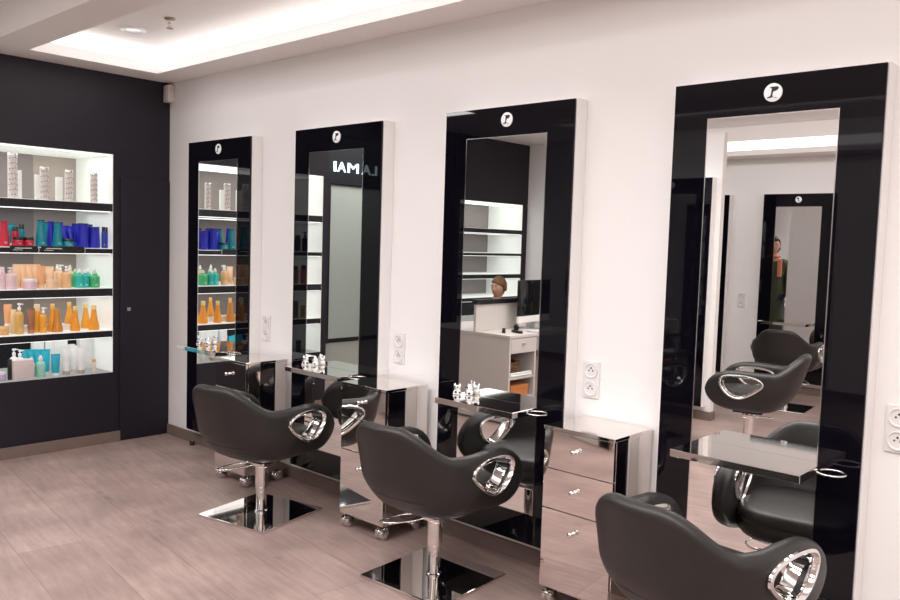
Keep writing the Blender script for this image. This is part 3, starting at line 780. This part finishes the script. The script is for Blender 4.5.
P_('pump', 4, 19, .048, .205, GOLD, 'tall gold pump bottle with white head on the fourth shelf', cap=WHITE)
P_('tube', 4, 30.5, .050, .165, BROWN, 'brown tube on the fourth shelf between the gold pump bottles', 'tube', cap=(.45, .2, .1))
P_('amber', 4, 36.5, .044, .190, (.72, .35, .05), 'tall amber bottle with pale cap behind the clear pump bottle', cap=(.72, .55, .35), dx=-.13)
P_('pump', 4, 42.8, .044, .172, (.78, .33, .03), 'amber pump bottle with white head in the middle of the fourth shelf', cap=CLEAR)
P_('cone', 4, 52, .058, .190, (.76, .32, .03), 'tall amber long necked bottle behind the brown cone bottle', cap=(.78, .45, .12), dx=-.125)
P_('cone', 4, 57, .066, .158, (.55, .22, .03), 'brown amber cone shaped bottle on the fourth shelf', cap=(.55, .24, .05))
P_('cone', 4, 69, .056, .150, (.76, .34, .04), 'amber long necked bottle on the riser, highest on the fourth shelf', cap=(.78, .5, .15), dx=-.19, lift=.043)
P_('cone', 4, 75, .062, .172, (.78, .30, .02), 'amber long necked bottle with thick foot in front of the riser', cap=(.80, .55, .2))
P_('cone', 4, 94, .070, .176, (.80, .30, .02), 'amber long necked bottle alone at the right end of the fourth shelf', cap=(.80, .58, .25))
P_('cone', 4, 86, .064, .178, (.80, .36, .04), 'mirror copy of the amber bottle at the right end, half hidden behind it', cap=(.80, .6, .28), dx=-.21)  # second bottle set here for the reflection of its neighbour
# fifth shelf
for px, w_, h_, lb in ((37, .075, .225, 'first'), (59, .085, .228, 'third'), (70.5, .05, .18, 'fourth and lowest')):
    P_('box', 5, px, w_, h_, WHITE, 'white carton standing at the back of the bottom shelf, %s from left' % lb, 'carton', dx=-.30)
P_('box', 5, 85, .085, .212, WHITE, 'white carton at the back of the bottom shelf, against the right end', 'carton', dx=-.32)
P_('jar', 5, .8, .05, .06, LILAC, 'lilac jar at the left edge of the bottom shelf', 'jar', cap=(.7, .65, .74))
P_('box', 5, 9, .022, .138, BLACK, 'narrow black carton beside the pale pink carton on the bottom shelf', 'carton', cap=BLACK)
P_('box', 5, 21, .118, .130, (.66, .55, .55), 'wide pale pink carton on the bottom shelf', 'carton', cap=(.72, .62, .62))
P_('pump', 5, 13, .05, .195, WHITE, 'white pump bottle behind the pale pink carton, left of two', cap=CLEAR, dx=-.17)
P_('pump', 5, 19, .05, .185, WHITE, 'white pump bottle behind the pale pink carton, right of two', cap=CLEAR, dx=-.17)
for i, (px, dx) in enumerate([(25.5, -.21), (32, -.19), (38.5, -.17), (45, -.15)]):
    P_('tube', 5, px, .056, .178, CYAN, 'cyan tube in the slanting row on the bottom shelf, %s from left' % ['first', 'second', 'third', 'fourth'][i], 'tube', dx=dx, cap=(.8, .86, .86))
P_('tube', 5, 55, .058, .150, (.02, .36, .50), 'front cyan tube with pale cap at the end of the slanting row', 'tube', cap=(.72, .84, .82))
P_('spray', 5, 31, .046, .135, (.55, .75, .66), 'pale mint bottle behind the mint jar on the bottom shelf', cap=WHITE, dx=-.12)
P_('spray', 5, 40, .056, .150, (.30, .62, .50), 'mint bottle with white nozzle in front of the cyan tubes', cap=WHITE)
P_('box', 5, 48, .075, .226, WHITE, 'white carton standing at the back of the bottom shelf, second from left', 'carton', dx=-.30)
P_('tube', 5, 66, .056, .200, WHITE, 'tall white tube with gold cap, left of two on the bottom shelf', 'tube', cap=(.45, .38, .28))
P_('tube', 5, 81, .056, .190, WHITE, 'tall white tube with gold cap, right of two on the bottom shelf', 'tube', cap=(.45, .38, .28))
P_('tube', 5, 74, .050, .190, WHITE, 'white tube behind and between the two gold capped white tubes', 'tube', cap=(.7, .66, .6), dx=-.15)
P_('cyl', 5, 94, .030, .092, (.70, .64, .60), 'small white bottle with gold cap at the right end of the bottom shelf', cap=GOLD)
# left part of the display, seen in the second mirror
P_('pump', 2, 0, .05, .17, BLACK, 'black pump bottle on the second shelf, seen only in the second mirror', cap=BLACK, y=-1.50)
P_('cyl', 2, 0, .05, .14, BLACK, 'black bottle on the second shelf, left of the black pump bottle in the mirror', cap=BLACK, y=-1.42)
P_('cyl', 2, 0, .04, .10, BLACK, 'short black bottle on the second shelf, seen in the second mirror', cap=BLACK, y=-1.34)
P_('cyl', 3, 0, .05, .16, (.62, .12, .20), 'deep pink bottle with black cap on the third shelf, seen in the second mirror', cap=BLACK, y=-1.49)
P_('cyl', 3, 0, .05, .15, BROWN, 'dark brown bottle beside the deep pink one, seen in the second mirror', cap=BLACK, y=-1.40)
P_('box', 4, 0, .05, .15, (.16, .12, .09), 'dark brown carton on the fourth shelf, seen in the second mirror', 'carton', cap=(.16, .12, .09), y=-1.40)
P_('box', 4, 0, .032, .11, GOLD, 'gold carton on the fourth shelf, seen in the second mirror', 'carton', cap=GOLD, y=-1.49)
for i in range(3):
    P_('jar', 5, 0, .042, .035, BLACK, 'small black jar, %s of a stack of three on the bottom shelf' % ['lowest', 'middle', 'topmost'][i], 'jar', cap=(.05, .05, .05), y=-1.45, lift=.0355 * i)
# shelf-edge price holders with pale text lines
for i, (pa, pb) in enumerate(((5, 34), (36, 80))):
    r = thing('price_holder', 'black shelf-edge label holder under the %s bottles of the second shelf' % ['red', 'teal and blue'][i], 'label holder', (.0025, yy((pa + pb) / 2), 1.352), 0)
    L = (yy(pb) - yy(pa)) / 2
    box_o('holder', (0, .004, -L, L, 0, .046), M['ink'], r, bev=.001)
    bm = bmesh.new()
    o0 = -L + .03
    box(bm, .004, .005, o0, o0 + .105, .027, .033); box(bm, .004, .005, o0 - .01, o0 + .05, .016, .020)
    from_bm('text_line', bm, pm((.6, .6, .6)), r)
    bm = bmesh.new()
    for yk in (L - .008,): tube(bm, [(.003, yk, .0), (.008, yk + .006, .018), (.004, yk, .046)], .003, 6)
    from_bm('clip', bm, M['alu'], r)

# ------------------------------------------------------------------ reception desk corner (seen in the third mirror)
DX0, DX1, DY0, DY1, DZ = .50, 1.53, -3.38, -2.385, .752
dk = thing('reception_desk', 'grey reception desk with open side shelves, reflected in the third mirror', 'desk')
box_o('desk_top', (DX0, DX1, DY0, DY1, DZ - .025, DZ), M['grey'], dk, bev=.002)
box_o('side_panel', (DX0 + .01, DX1 - .005, DY1 - .025, DY1 - .004, .02, DZ - .026), M['grey'], dk)
box_o('side_panel', (1.2, DX1 - .005, DY1 - .375, DY1 - .355, .02, DZ - .026), M['grey'], dk)
box_o('back_panel', (DX0 + .01, DX0 + .03, DY0 + .02, DY1 - .03, .02, DZ - .026), M['grey'], dk)
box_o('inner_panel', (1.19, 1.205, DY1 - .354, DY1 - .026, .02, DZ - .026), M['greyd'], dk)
for z in (.395, .215): box_o('open_shelf', (1.206, DX1 - .008, DY1 - .354, DY1 - .026, z - .018, z), M['grey'], dk)
dd = box_o('drawer', (1.21, DX1 - .002, DY1 - .352, DY1 - .027, .598, DZ - .03), M['grey'], dk, bev=.002)
bm = bmesh.new(); box(bm, DX1 - .002, DX1 + .012, DY1 - .21, DY1 - .17, .668, .682, bev=.003); from_bm('handle', bm, M['alu'], dd)
box_o('privacy_panel', (1.125, 1.15, -2.98, DY1 - .004, DZ + .001, .985), M['grey'], dk, bev=.002)
cp = box_o('panel_cap', (1.105, 1.165, -2.98, DY1, .985, 1.025), M['darkp'], dk, bev=.002)
bk = thing('wicker_basket', 'brown wicker basket on the upper open shelf of the desk', 'basket', (1.345, DY1 - .19, .396))
bm = bmesh.new()
lathe(bm, [(0, 0), (.085, 0), (.105, .05), (.118, .11), (.110, .112), (.098, .05), (.08, .01), (0, .008)], 24)
for k in range(6): tube(bm, [((.088 + .0055 * k) * 1.02 * cos(a), (.088 + .0055 * k) * 1.02 * sin(a), .01 + k * .019) for a in [2 * pi * i / 24 for i in range(24)]], .007, 6, True)
from_bm('basket_body', bm, M['wicker'], bk, smooth=40)
bm = bmesh.new(); tube(bm, [(.115 * cos(a), 0, .105 + .05 * sin(a)) for a in [pi * i / 14 for i in range(15)]], .008, 7); from_bm('basket_handle', bm, M['wicker'], bk)
ob = thing('orange_box', 'orange cardboard box on the lower open shelf of the desk', 'box', (1.38, DY1 - .19, .216))
box_o('box_body', (-.12, .12, -.12, .12, 0, .075), M['orange'], ob, bev=.002); box_o('box_lid', (-.124, .124, -.124, .124, .0755, .105), M['orange'], ob, bev=.002)
tw = thing('folded_towel', 'white folded towel on the edge of the upper open shelf', 'towel', (1.50, DY1 - .19, .396))
bm = bmesh.new(); box(bm, -.008, .022, -.15, .15, 0, .022, bev=.009, segs=3); tw2 = from_bm('towel_fold', bm, M['plastic'], tw, smooth=60)
bm = bmesh.new(); box(bm, -.006, .020, -.145, .145, .0225, .036, bev=.006, segs=3); from_bm('towel_fold', bm, M['plastic'], tw, smooth=60)
mo = thing('computer_monitor', 'all-in-one computer with black screen and silver chin on the desk', 'monitor', (1.25, -3.07, DZ + .0005), radians(-6))
bm = bmesh.new(); box(bm, -.012, .012, -.27, .27, .12, .44, bev=.004); from_bm('screen', bm, M['screen'], mo, smooth=40)
box_o('chin', (-.011, .0125, -.268, .268,   .06, .1195), M['plastic'], mo, bev=.003)
bm = bmesh.new(); box(bm, -.035, -.014, -.06, .06, .01, .26, bev=.004); from_bm('stand', bm, M['alu'], mo)
box_o('foot', (-.1, .08, -.09, .09, 0, .009), M['alu'], mo, bev=.003)
kb = thing('keyboard', 'slim white keyboard on the desk in front of the monitor', 'keyboard', (1.44, -2.97, DZ + .0005), radians(-8))
box_o('keyboard_base', (-.05, .05, -.2, .2, 0, .008), M['alu'], kb, bev=.002)
bm = bmesh.new()
for i in range(5):
    for j in range(14): box(bm, -.045 + i * .018, -.03 + i * .018, -.195 + j * .028, -.171 + j * .028, .008, .011)
from_bm('keys', bm, M['plastic'], kb)
st = thing('stapler', 'small black stapler lying on the desk top', 'stapler', (1.33, -2.55, DZ + .0005), .9)
box_o('stapler_base', (-.06, .06, -.016, .016, 0, .008), M['rubber'], st, bev=.003)
bm = bmesh.new(); box(bm, -.055, .06, -.014, .014, .012, .034, bev=.006); from_bm('stapler_arm', bm, M['rubber'], st, smooth=40)
bm = bmesh.new(); box(bm, -.06, -.04, -.012, .012, .006, .028, bev=.002); from_bm('stapler_hinge', bm, M['alu'], st)
tp = thing('tape_dispenser', 'black tape dispenser on the desk beside the stapler', 'tape dispenser', (1.42, -2.62, DZ + .0005), .3)
bm = bmesh.new(); box(bm, -.06, .06, -.02, .02, 0, .022, bev=.006); from_bm('dispenser_base', bm, M['rubber'], tp, smooth=40)
bm = bmesh.new(); lathe(bm, [(.012, -.009), (.028, -.009), (.028, .009), (.012, .009), (.012, -.009)], 24); bmesh.ops.rotate(bm, verts=bm.verts, cent=(0, 0, 0), matrix=Matrix.Rotation(pi / 2, 3, 'X'))
bmesh.ops.translate(bm, verts=bm.verts, vec=(-.015, 0, .045)); from_bm('tape_roll', bm, M['rubber'], tp, smooth=40)
sl_ = thing('stool', 'low dark stool behind the reception desk under the seated woman', 'stool', (-.30, -4.42, 0))
bm = bmesh.new(); lathe(bm, [(0, .28), (.15, .28), (.17, .295), (.17, .315), (.15, .33), (0, .332)], 28); from_bm('stool_seat', bm, M['leather'], sl_, smooth=50)
for k in range(4):
    a = pi / 4 + k * pi / 2; bm = bmesh.new(); tube(bm, [(.11 * cos(a), .11 * sin(a), .28), (.17 * cos(a), .17 * sin(a), 0.004)], .012, 8); from_bm('leg', bm, M['chrome'], sl_)

# ------------------------------------------------------------------ people
def skin_mesh(V, E, R, sub=2):
    me = bpy.data.meshes.new('sk'); me.from_pydata([tuple(v) for v in V], E, [])
    o = bpy.data.objects.new('tmp_skin', me); COL.objects.link(o)
    o.modifiers.new('s', 'SKIN')
    for i, r in enumerate(R):
        sv = me.skin_vertices[0].data[i]; sv.radius = (r, r) if not isinstance(r, tuple) else r
        sv.use_root = (i == 0)
    m = o.modifiers.new('ss', 'SUBSURF'); m.levels = sub; m.render_levels = sub
    out = baked(o); bpy.data.objects.remove(o)
    out.materials.clear(); out.shade_smooth()
    return out

def join(ms, mts):
    bm = bmesh.new()
    for m in ms: bm.from_mesh(m)
    me = bpy.data.meshes.new('joined'); bm.to_mesh(me); bm.free()
    for x in mts: me.materials.append(x)
    me.shade_smooth(); return me

def head_mesh(bm, c, yawh, s=1.0, tilt=0.):
    """face looks along +x of its own frame, then turned by yawh"""
    vs = bmesh.ops.create_uvsphere(bm, u_segments=32, v_segments=24, radius=1)['verts']
    allv = list(vs)
    for v in vs:
        x, y, z = v.co
        X, Y, Z = x * .094, y * .074, z * .115
        if z < 0: Y *= 1 - .30 * (-z) ** 1.5; X *= 1 - .10 * (-z)
        if x > 0:
            X += .006 * max(0, 1 - abs(z + .85) / .25) * x            # chin
            X -= .010 * max(0, 1 - abs(z - .08) / .16) * max(0, 1 - abs(abs(y) - .42) / .28)   # eye sockets
            X += .020 * max(0, 1 - abs(y) / .18) * max(0, 1 - abs(z + .14) / .26) * (1 if z < -.02 else .55)   # nose
            X += .005 * max(0, 1 - abs(y) / .35) * max(0, 1 - abs(z + .50) / .10)   # mouth
        v.co = (X, Y, Z)
    for sy in (-1, 1):       # ears
        ev = bmesh.ops.create_uvsphere(bm, u_segments=10, v_segments=8, radius=1)['verts']; allv += ev
        for v in ev: v.co = (v.co.x * .018 - .005, sy * .073 + v.co.y * .009, v.co.z * .032 - .008)
    Mx = Matrix.Translation(c) @ Matrix.Rotation(yawh, 4, 'Z') @ Matrix.Rotation(tilt, 4, 'Y') @ Matrix.Scale(s, 4)
    for v in allv: v.co = Mx @ v.co
    return Mx

def face_bits(r, Mx):
    bm = bmesh.new()
    def ell(p, s, mi):
        vs = bmesh.ops.create_uvsphere(bm, u_segments=10, v_segments=8, radius=1)['verts']
        for v in vs: v.co = Mx @ Vector((p[0] + v.co.x * s[0], p[1] + v.co.y * s[1], p[2] + v.co.z * s[2]))
        for f in set(f for v in vs for f in v.link_faces): f.material_index = mi
    for s in (-1, 1):
        ell((.079, s * .031, .008), (.008, .014, .007), 0); ell((.085, s * .031, .008), (.004, .006, .006), 1)
        ell((.089, s * .031, .030), (.004, .017, .003), 1)
    ell((.092, 0, -.058), (.006, .022, .006), 2)
    from_bm('face', bm, [M['eye'], M['iris'], M['lips']], r, smooth=60)

def hair(r, Mx, m, back=.0, length=.0):
    bm = bmesh.new(); bmesh.ops.create_uvsphere(bm, u_segments=36, v_segments=24, radius=1)
    for v in list(bm.verts):
        x, y, z = v.co
        lim = .42 + .22 * y if x > .42 else (-.30 - length if x < .12 else .42 + .22 * y - (.42 - x) * 2.4)
        w = 1 + .035 * sin(11 * y + 6 * z) * cos(8 * x) + .03 * max(0, z) * (1 - y)
        X, Y, Z = x * .104 * w - .006, y * .085 * w, z * .125 * w + .004
        if z < lim:
            Z = max(Z, lim * .125); k = .86 if x > .1 else .97
            X *= k; Y *= k
        v.co = Mx @ Vector((X, Y, Z))
    from_bm('hair', bm, m, r, smooth=70)

def hand(wr, d, side, curl=.5):
    """palm and five bent fingers rooted in it; d direction of the hand, side = thumb side"""
    d = Vector(d).normalized(); t = Vector(side); t = (t - d * t.dot(d)).normalized(); nrm = d.cross(t)
    w = Vector(wr); ms = []
    V = [w, w + d * .035, w + d * .075]; ms.append(skin_mesh(V, [(0, 1), (1, 2)], [(.020, .028), (.018, .038), (.014, .038)], 1))
    for i, (o, L) in enumerate(((.030, .066), (.010, .075), (-.010, .070), (-.029, .055))):
        a = w + d * .072 + t * o; pts = [w + d * .05 + t * o * .8, a]; ang = 0.
        for s in range(3):
            ang += curl * (.5 + .15 * i) * .6
            a = a + (d * cos(ang) + nrm * sin(ang)) * L / 3; pts.append(a)
        ms.append(skin_mesh(pts, [(k, k + 1) for k in range(4)], [.009, .0092, .0085, .008, .007], 1))
    b = w + d * .028 + t * .025
    ms.append(skin_mesh([w + d * .02, b, b + (d * .6 + t * .8) * .035, b + (d * .85 + t * .6 + nrm * .3) * .062], [(0, 1), (1, 2), (2, 3)], [.012, .0115, .0098, .008], 1))
    return ms

# -- seated woman behind the desk
wo = thing('person', 'woman with short brown hair sitting behind the desk, reflected in the third mirror', 'person', (-.30, -4.42, 0), 0)
hips = Vector((0, 0, .44)); z = lambda *a: Vector(a)
V = [z(0, 0, .46), z(0, 0, .56), z(.01, 0, .68), z(.02, 0, .78), z(.02, 0, .855), z(.03, 0, .90), z(.035, 0, .95),
     z(.02, -.155, .80), z(.10, -.20, .62), z(.26, -.14, .52), z(.02, .155, .80), z(.10, .20, .62), z(.26, .14, .52),
     z(.06, -.09, .44), z(.40, -.11, .45), z(.36, -.11, .08), z(.06, .09, .44), z(.40, .11, .45), z(.36, .11, .08), z(.47, -.11, .035), z(.47, .11, .035)]
E = [(0, 1), (1, 2), (2, 3), (3, 4), (4, 5), (5, 6), (3, 7), (7, 8), (8, 9), (3, 10), (10, 11), (11, 12), (0, 13), (13, 14), (14, 15), (0, 16), (16, 17), (17, 18), (15, 19), (18, 20)]
R = [(.13, .10), .115, .12, .115, .06, .048, .045, .055, .042, .03, .055, .042, .03, .085, .062, .042, .085, .062, .042, .035, .035]
ms = [skin_mesh(V, E, R)]
ms += hand((.27, -.135, .518), (1, .3, -.1), (0, .3, 1)) + hand((.27, .135, .518), (1, -.3, -.1), (0, -.3, 1))
bm = bmesh.new(); HX = head_mesh(bm, Vector((.045, 0, 1.005)), radians(88), 1.03, radians(4)); hm = bpy.data.meshes.new('h'); bm.to_mesh(hm); bm.free(); ms.append(hm)
link('body', join(ms, [M['skin']]), wo); face_bits(wo, HX); hair(wo, HX, M['hairb'])
Vc = [v.copy() for v in V[:5]] + [V[7], V[8], V[9] * .9 + V[8] * .1, V[10], V[11], V[12] * .9 + V[11] * .1]
Ec = [(0, 1), (1, 2), (2, 3), (3, 4), (3, 5), (5, 6), (6, 7), (3, 8), (8, 9), (9, 10)]
me = skin_mesh(Vc, Ec, [(.142, .112), .128, .134, .128, .066, .066, .053, .043, .066, .053, .043]); me.materials.append(M['blouse']); link('top', me, wo)
Vt = [V[0]] + V[13:19]; me = skin_mesh(Vt, [(0, 1), (1, 2), (2, 3), (0, 4), (4, 5), (5, 6)], [(.14, .11), .095, .074, .056, .095, .074, .056]); me.materials.append(M['jeans']); link('trousers', me, wo)
for s in (-1, 1):
    me = skin_mesh([z(.35, s * .11, .05), z(.42, s * .11, .04), z(.50, s * .11, .034)], [(0, 1), (1, 2)], [.046, .044, .034], 1); me.materials.append(M['rubber']); link('shoe', me, wo)

# -- standing person in an olive coat near the pier
po = thing('person', 'person standing in a long olive coat with coral scarf, seen deep in the largest mirror', 'person', (1.40, -3.68, 0), radians(-70))
V = [z(0, 0, .94), z(0, 0, 1.08), z(.0, 0, 1.22), z(0, 0, 1.35), z(.005, 0, 1.43), z(.01, 0, 1.49), z(.015, 0, 1.55),
     z(0, -.165, 1.36), z(-.02, -.215, 1.10), z(.05, -.22, .86), z(0, .165, 1.36), z(-.02, .215, 1.10), z(.10, .20, .90),
     z(0, -.09, .88), z(.01, -.10, .48), z(-.01, -.105, .08), z(0, .09, .88), z(.01, .10, .48), z(-.01, .105, .08), z(.11, -.11, .035), z(.11, .11, .035)]
ms = [skin_mesh(V, E, [(.14, .11), .115, .125, .12, .06, .05, .046, .055, .045, .032, .055, .045, .032, .09, .06, .042, .09, .06, .042, .035, .035])]
ms += hand((.055, -.22, .85), (.2, 0, -1), (1, .2, 0)) + hand((.105, .20, .89), (.3, 0, -1), (1, -.2, 0))
bm = bmesh.new(); HX = head_mesh(bm, Vector((.03, 0, 1.605)), 0, 1.0, radians(5)); hm = bpy.data.meshes.new('h'); bm.to_mesh(hm); bm.free(); ms.append(hm)
link('body', join(ms, [M['skin']]), po); face_bits(po, HX); hair(po, HX, M['hairk'], length=.5)
Vc = [z(0, 0, .42), z(0, 0, .62), z(0, 0, .82)] + [v.copy() for v in V[1:5]] + [V[7], V[8], V[9], V[10], V[11], V[12]]
Ec = [(0, 1), (1, 2), (2, 3), (3, 4), (4, 5), (5, 6), (5, 7), (7, 8), (8, 9), (5, 10), (10, 11), (11, 12)]
me = skin_mesh(Vc, Ec, [(.17, .20), (.16, .19), (.155, .175), .15, .155, .145, .075, .08, .066, .052, .08, .066, .052]); me.materials.append(M['olive']); link('coat', me, po)
Vt = [V[0]] + V[13:19]; me = skin_mesh(Vt, [(0, 1), (1, 2), (2, 3), (0, 4), (4, 5), (5, 6)], [(.13, .10), .098, .072, .056, .098, .072, .056]); me.materials.append(M['jeans']); link('trousers', me, po)
for s in (-1, 1):
    me = skin_mesh([z(-.03, s * .107, .055), z(.04, s * .108, .05), z(.13, s * .11, .036)], [(0, 1), (1, 2)], [.05, .046, .034], 1); me.materials.append(M['rubber']); link('shoe', me, po)
bm = bmesh.new()
tube(bm, [(.01 + .080 * cos(a), .080 * sin(a), 1.46) for a in [2 * pi * i / 20 for i in range(20)]], .016, 10, True)
box(bm, .125, .155, .055, .115, 1.18, 1.42, bev=.012)
from_bm('scarf', bm, M['coral'], po, smooth=60)

# ------------------------------------------------------------------ lights
def area(name, loc, rot, sx, sy, power, col=(1, .982, .975), spread=pi):
    l = bpy.data.lights.new(name, 'AREA'); l.shape = 'RECTANGLE'; l.size = sx; l.size_y = sy; l.energy = power; l.color = col; l.spread = spread
    o = bpy.data.objects.new(name, l); COL.objects.link(o); o.location = loc; o.rotation_euler = rot
    return o
area('added_ceiling_fill', (3.3, -2.08, 2.85), (0, 0, 0), 3.0, .42, 56, spread=radians(150))  # unseen lamps added under the ceiling to light the room
area('added_ceiling_fill', (6.5, -2.08, 2.85), (0, 0, 0), 3.0, .42, 56, spread=radians(150))
area('added_ceiling_fill', (3.9, -2.9, 2.85), (0, 0, 0), 7.6, .35, 90)  # added too, kept out of the mirror views
area('tray_light', (4.2, -.66, 2.755), (0, 0, 0), 7.4, .5, 23)
area('added_cove_fill', (4.2, -.27, 2.63), (radians(-125), 0, 0), 7.4, .03, 3.6)  # uplights added at the soffit lips to brighten the tray ceiling
area('added_cove_fill', (.30, -.66, 2.63), (0, radians(-125), 0), .03, .7, .45)
area('added_wall_fill', (3.9, -4.7, 2.84), (radians(-50), 0, 0), 7.2, .2, 40)  # unseen lamp added to brighten the opposite wall
area('added_corner_fill', (-.3, -3.2, 2.85), (0, 0, 0), .7, .7, 26)  # unseen lamp added to brighten the wall in the entrance corner
area('mall_light', (-2.4, -5.4, 3.55), (0, 0, 0), 1.4, 4, 110, (1, 1, .96))
for x0, yc, w in ((0, (NY0 + NY1) / 2, NY1 - NY0 - .06), (XB, (QY0 + QY1) / 2, QY1 - QY0 - .06)):
    for zt in (.752, 1.044, 1.344, 1.639, 2.036):
        area('shelf_light', (x0 - .22, yc, zt - .004), (0, 0, 0), .36, w, 1.9, (.98, 1, .97))

w = bpy.data.worlds.new('world'); scene.world = w; w.use_nodes = True
w.node_tree.nodes['Background'].inputs[0].default_value = (.8, .78, .77, 1); w.node_tree.nodes['Background'].inputs[1].default_value = .35
scene.view_settings.view_transform = 'Standard'; scene.view_settings.look = 'None'
scene.view_settings.exposure = 0.0; scene.view_settings.gamma = 1.0
scene.cycles.max_bounces = 14; scene.cycles.glossy_bounces = 10; scene.cycles.diffuse_bounces = 5
scene.cycles.use_denoising = True
scene.cycles.sample_clamp_indirect = 6.0
scene.cycles.caustics_reflective = True
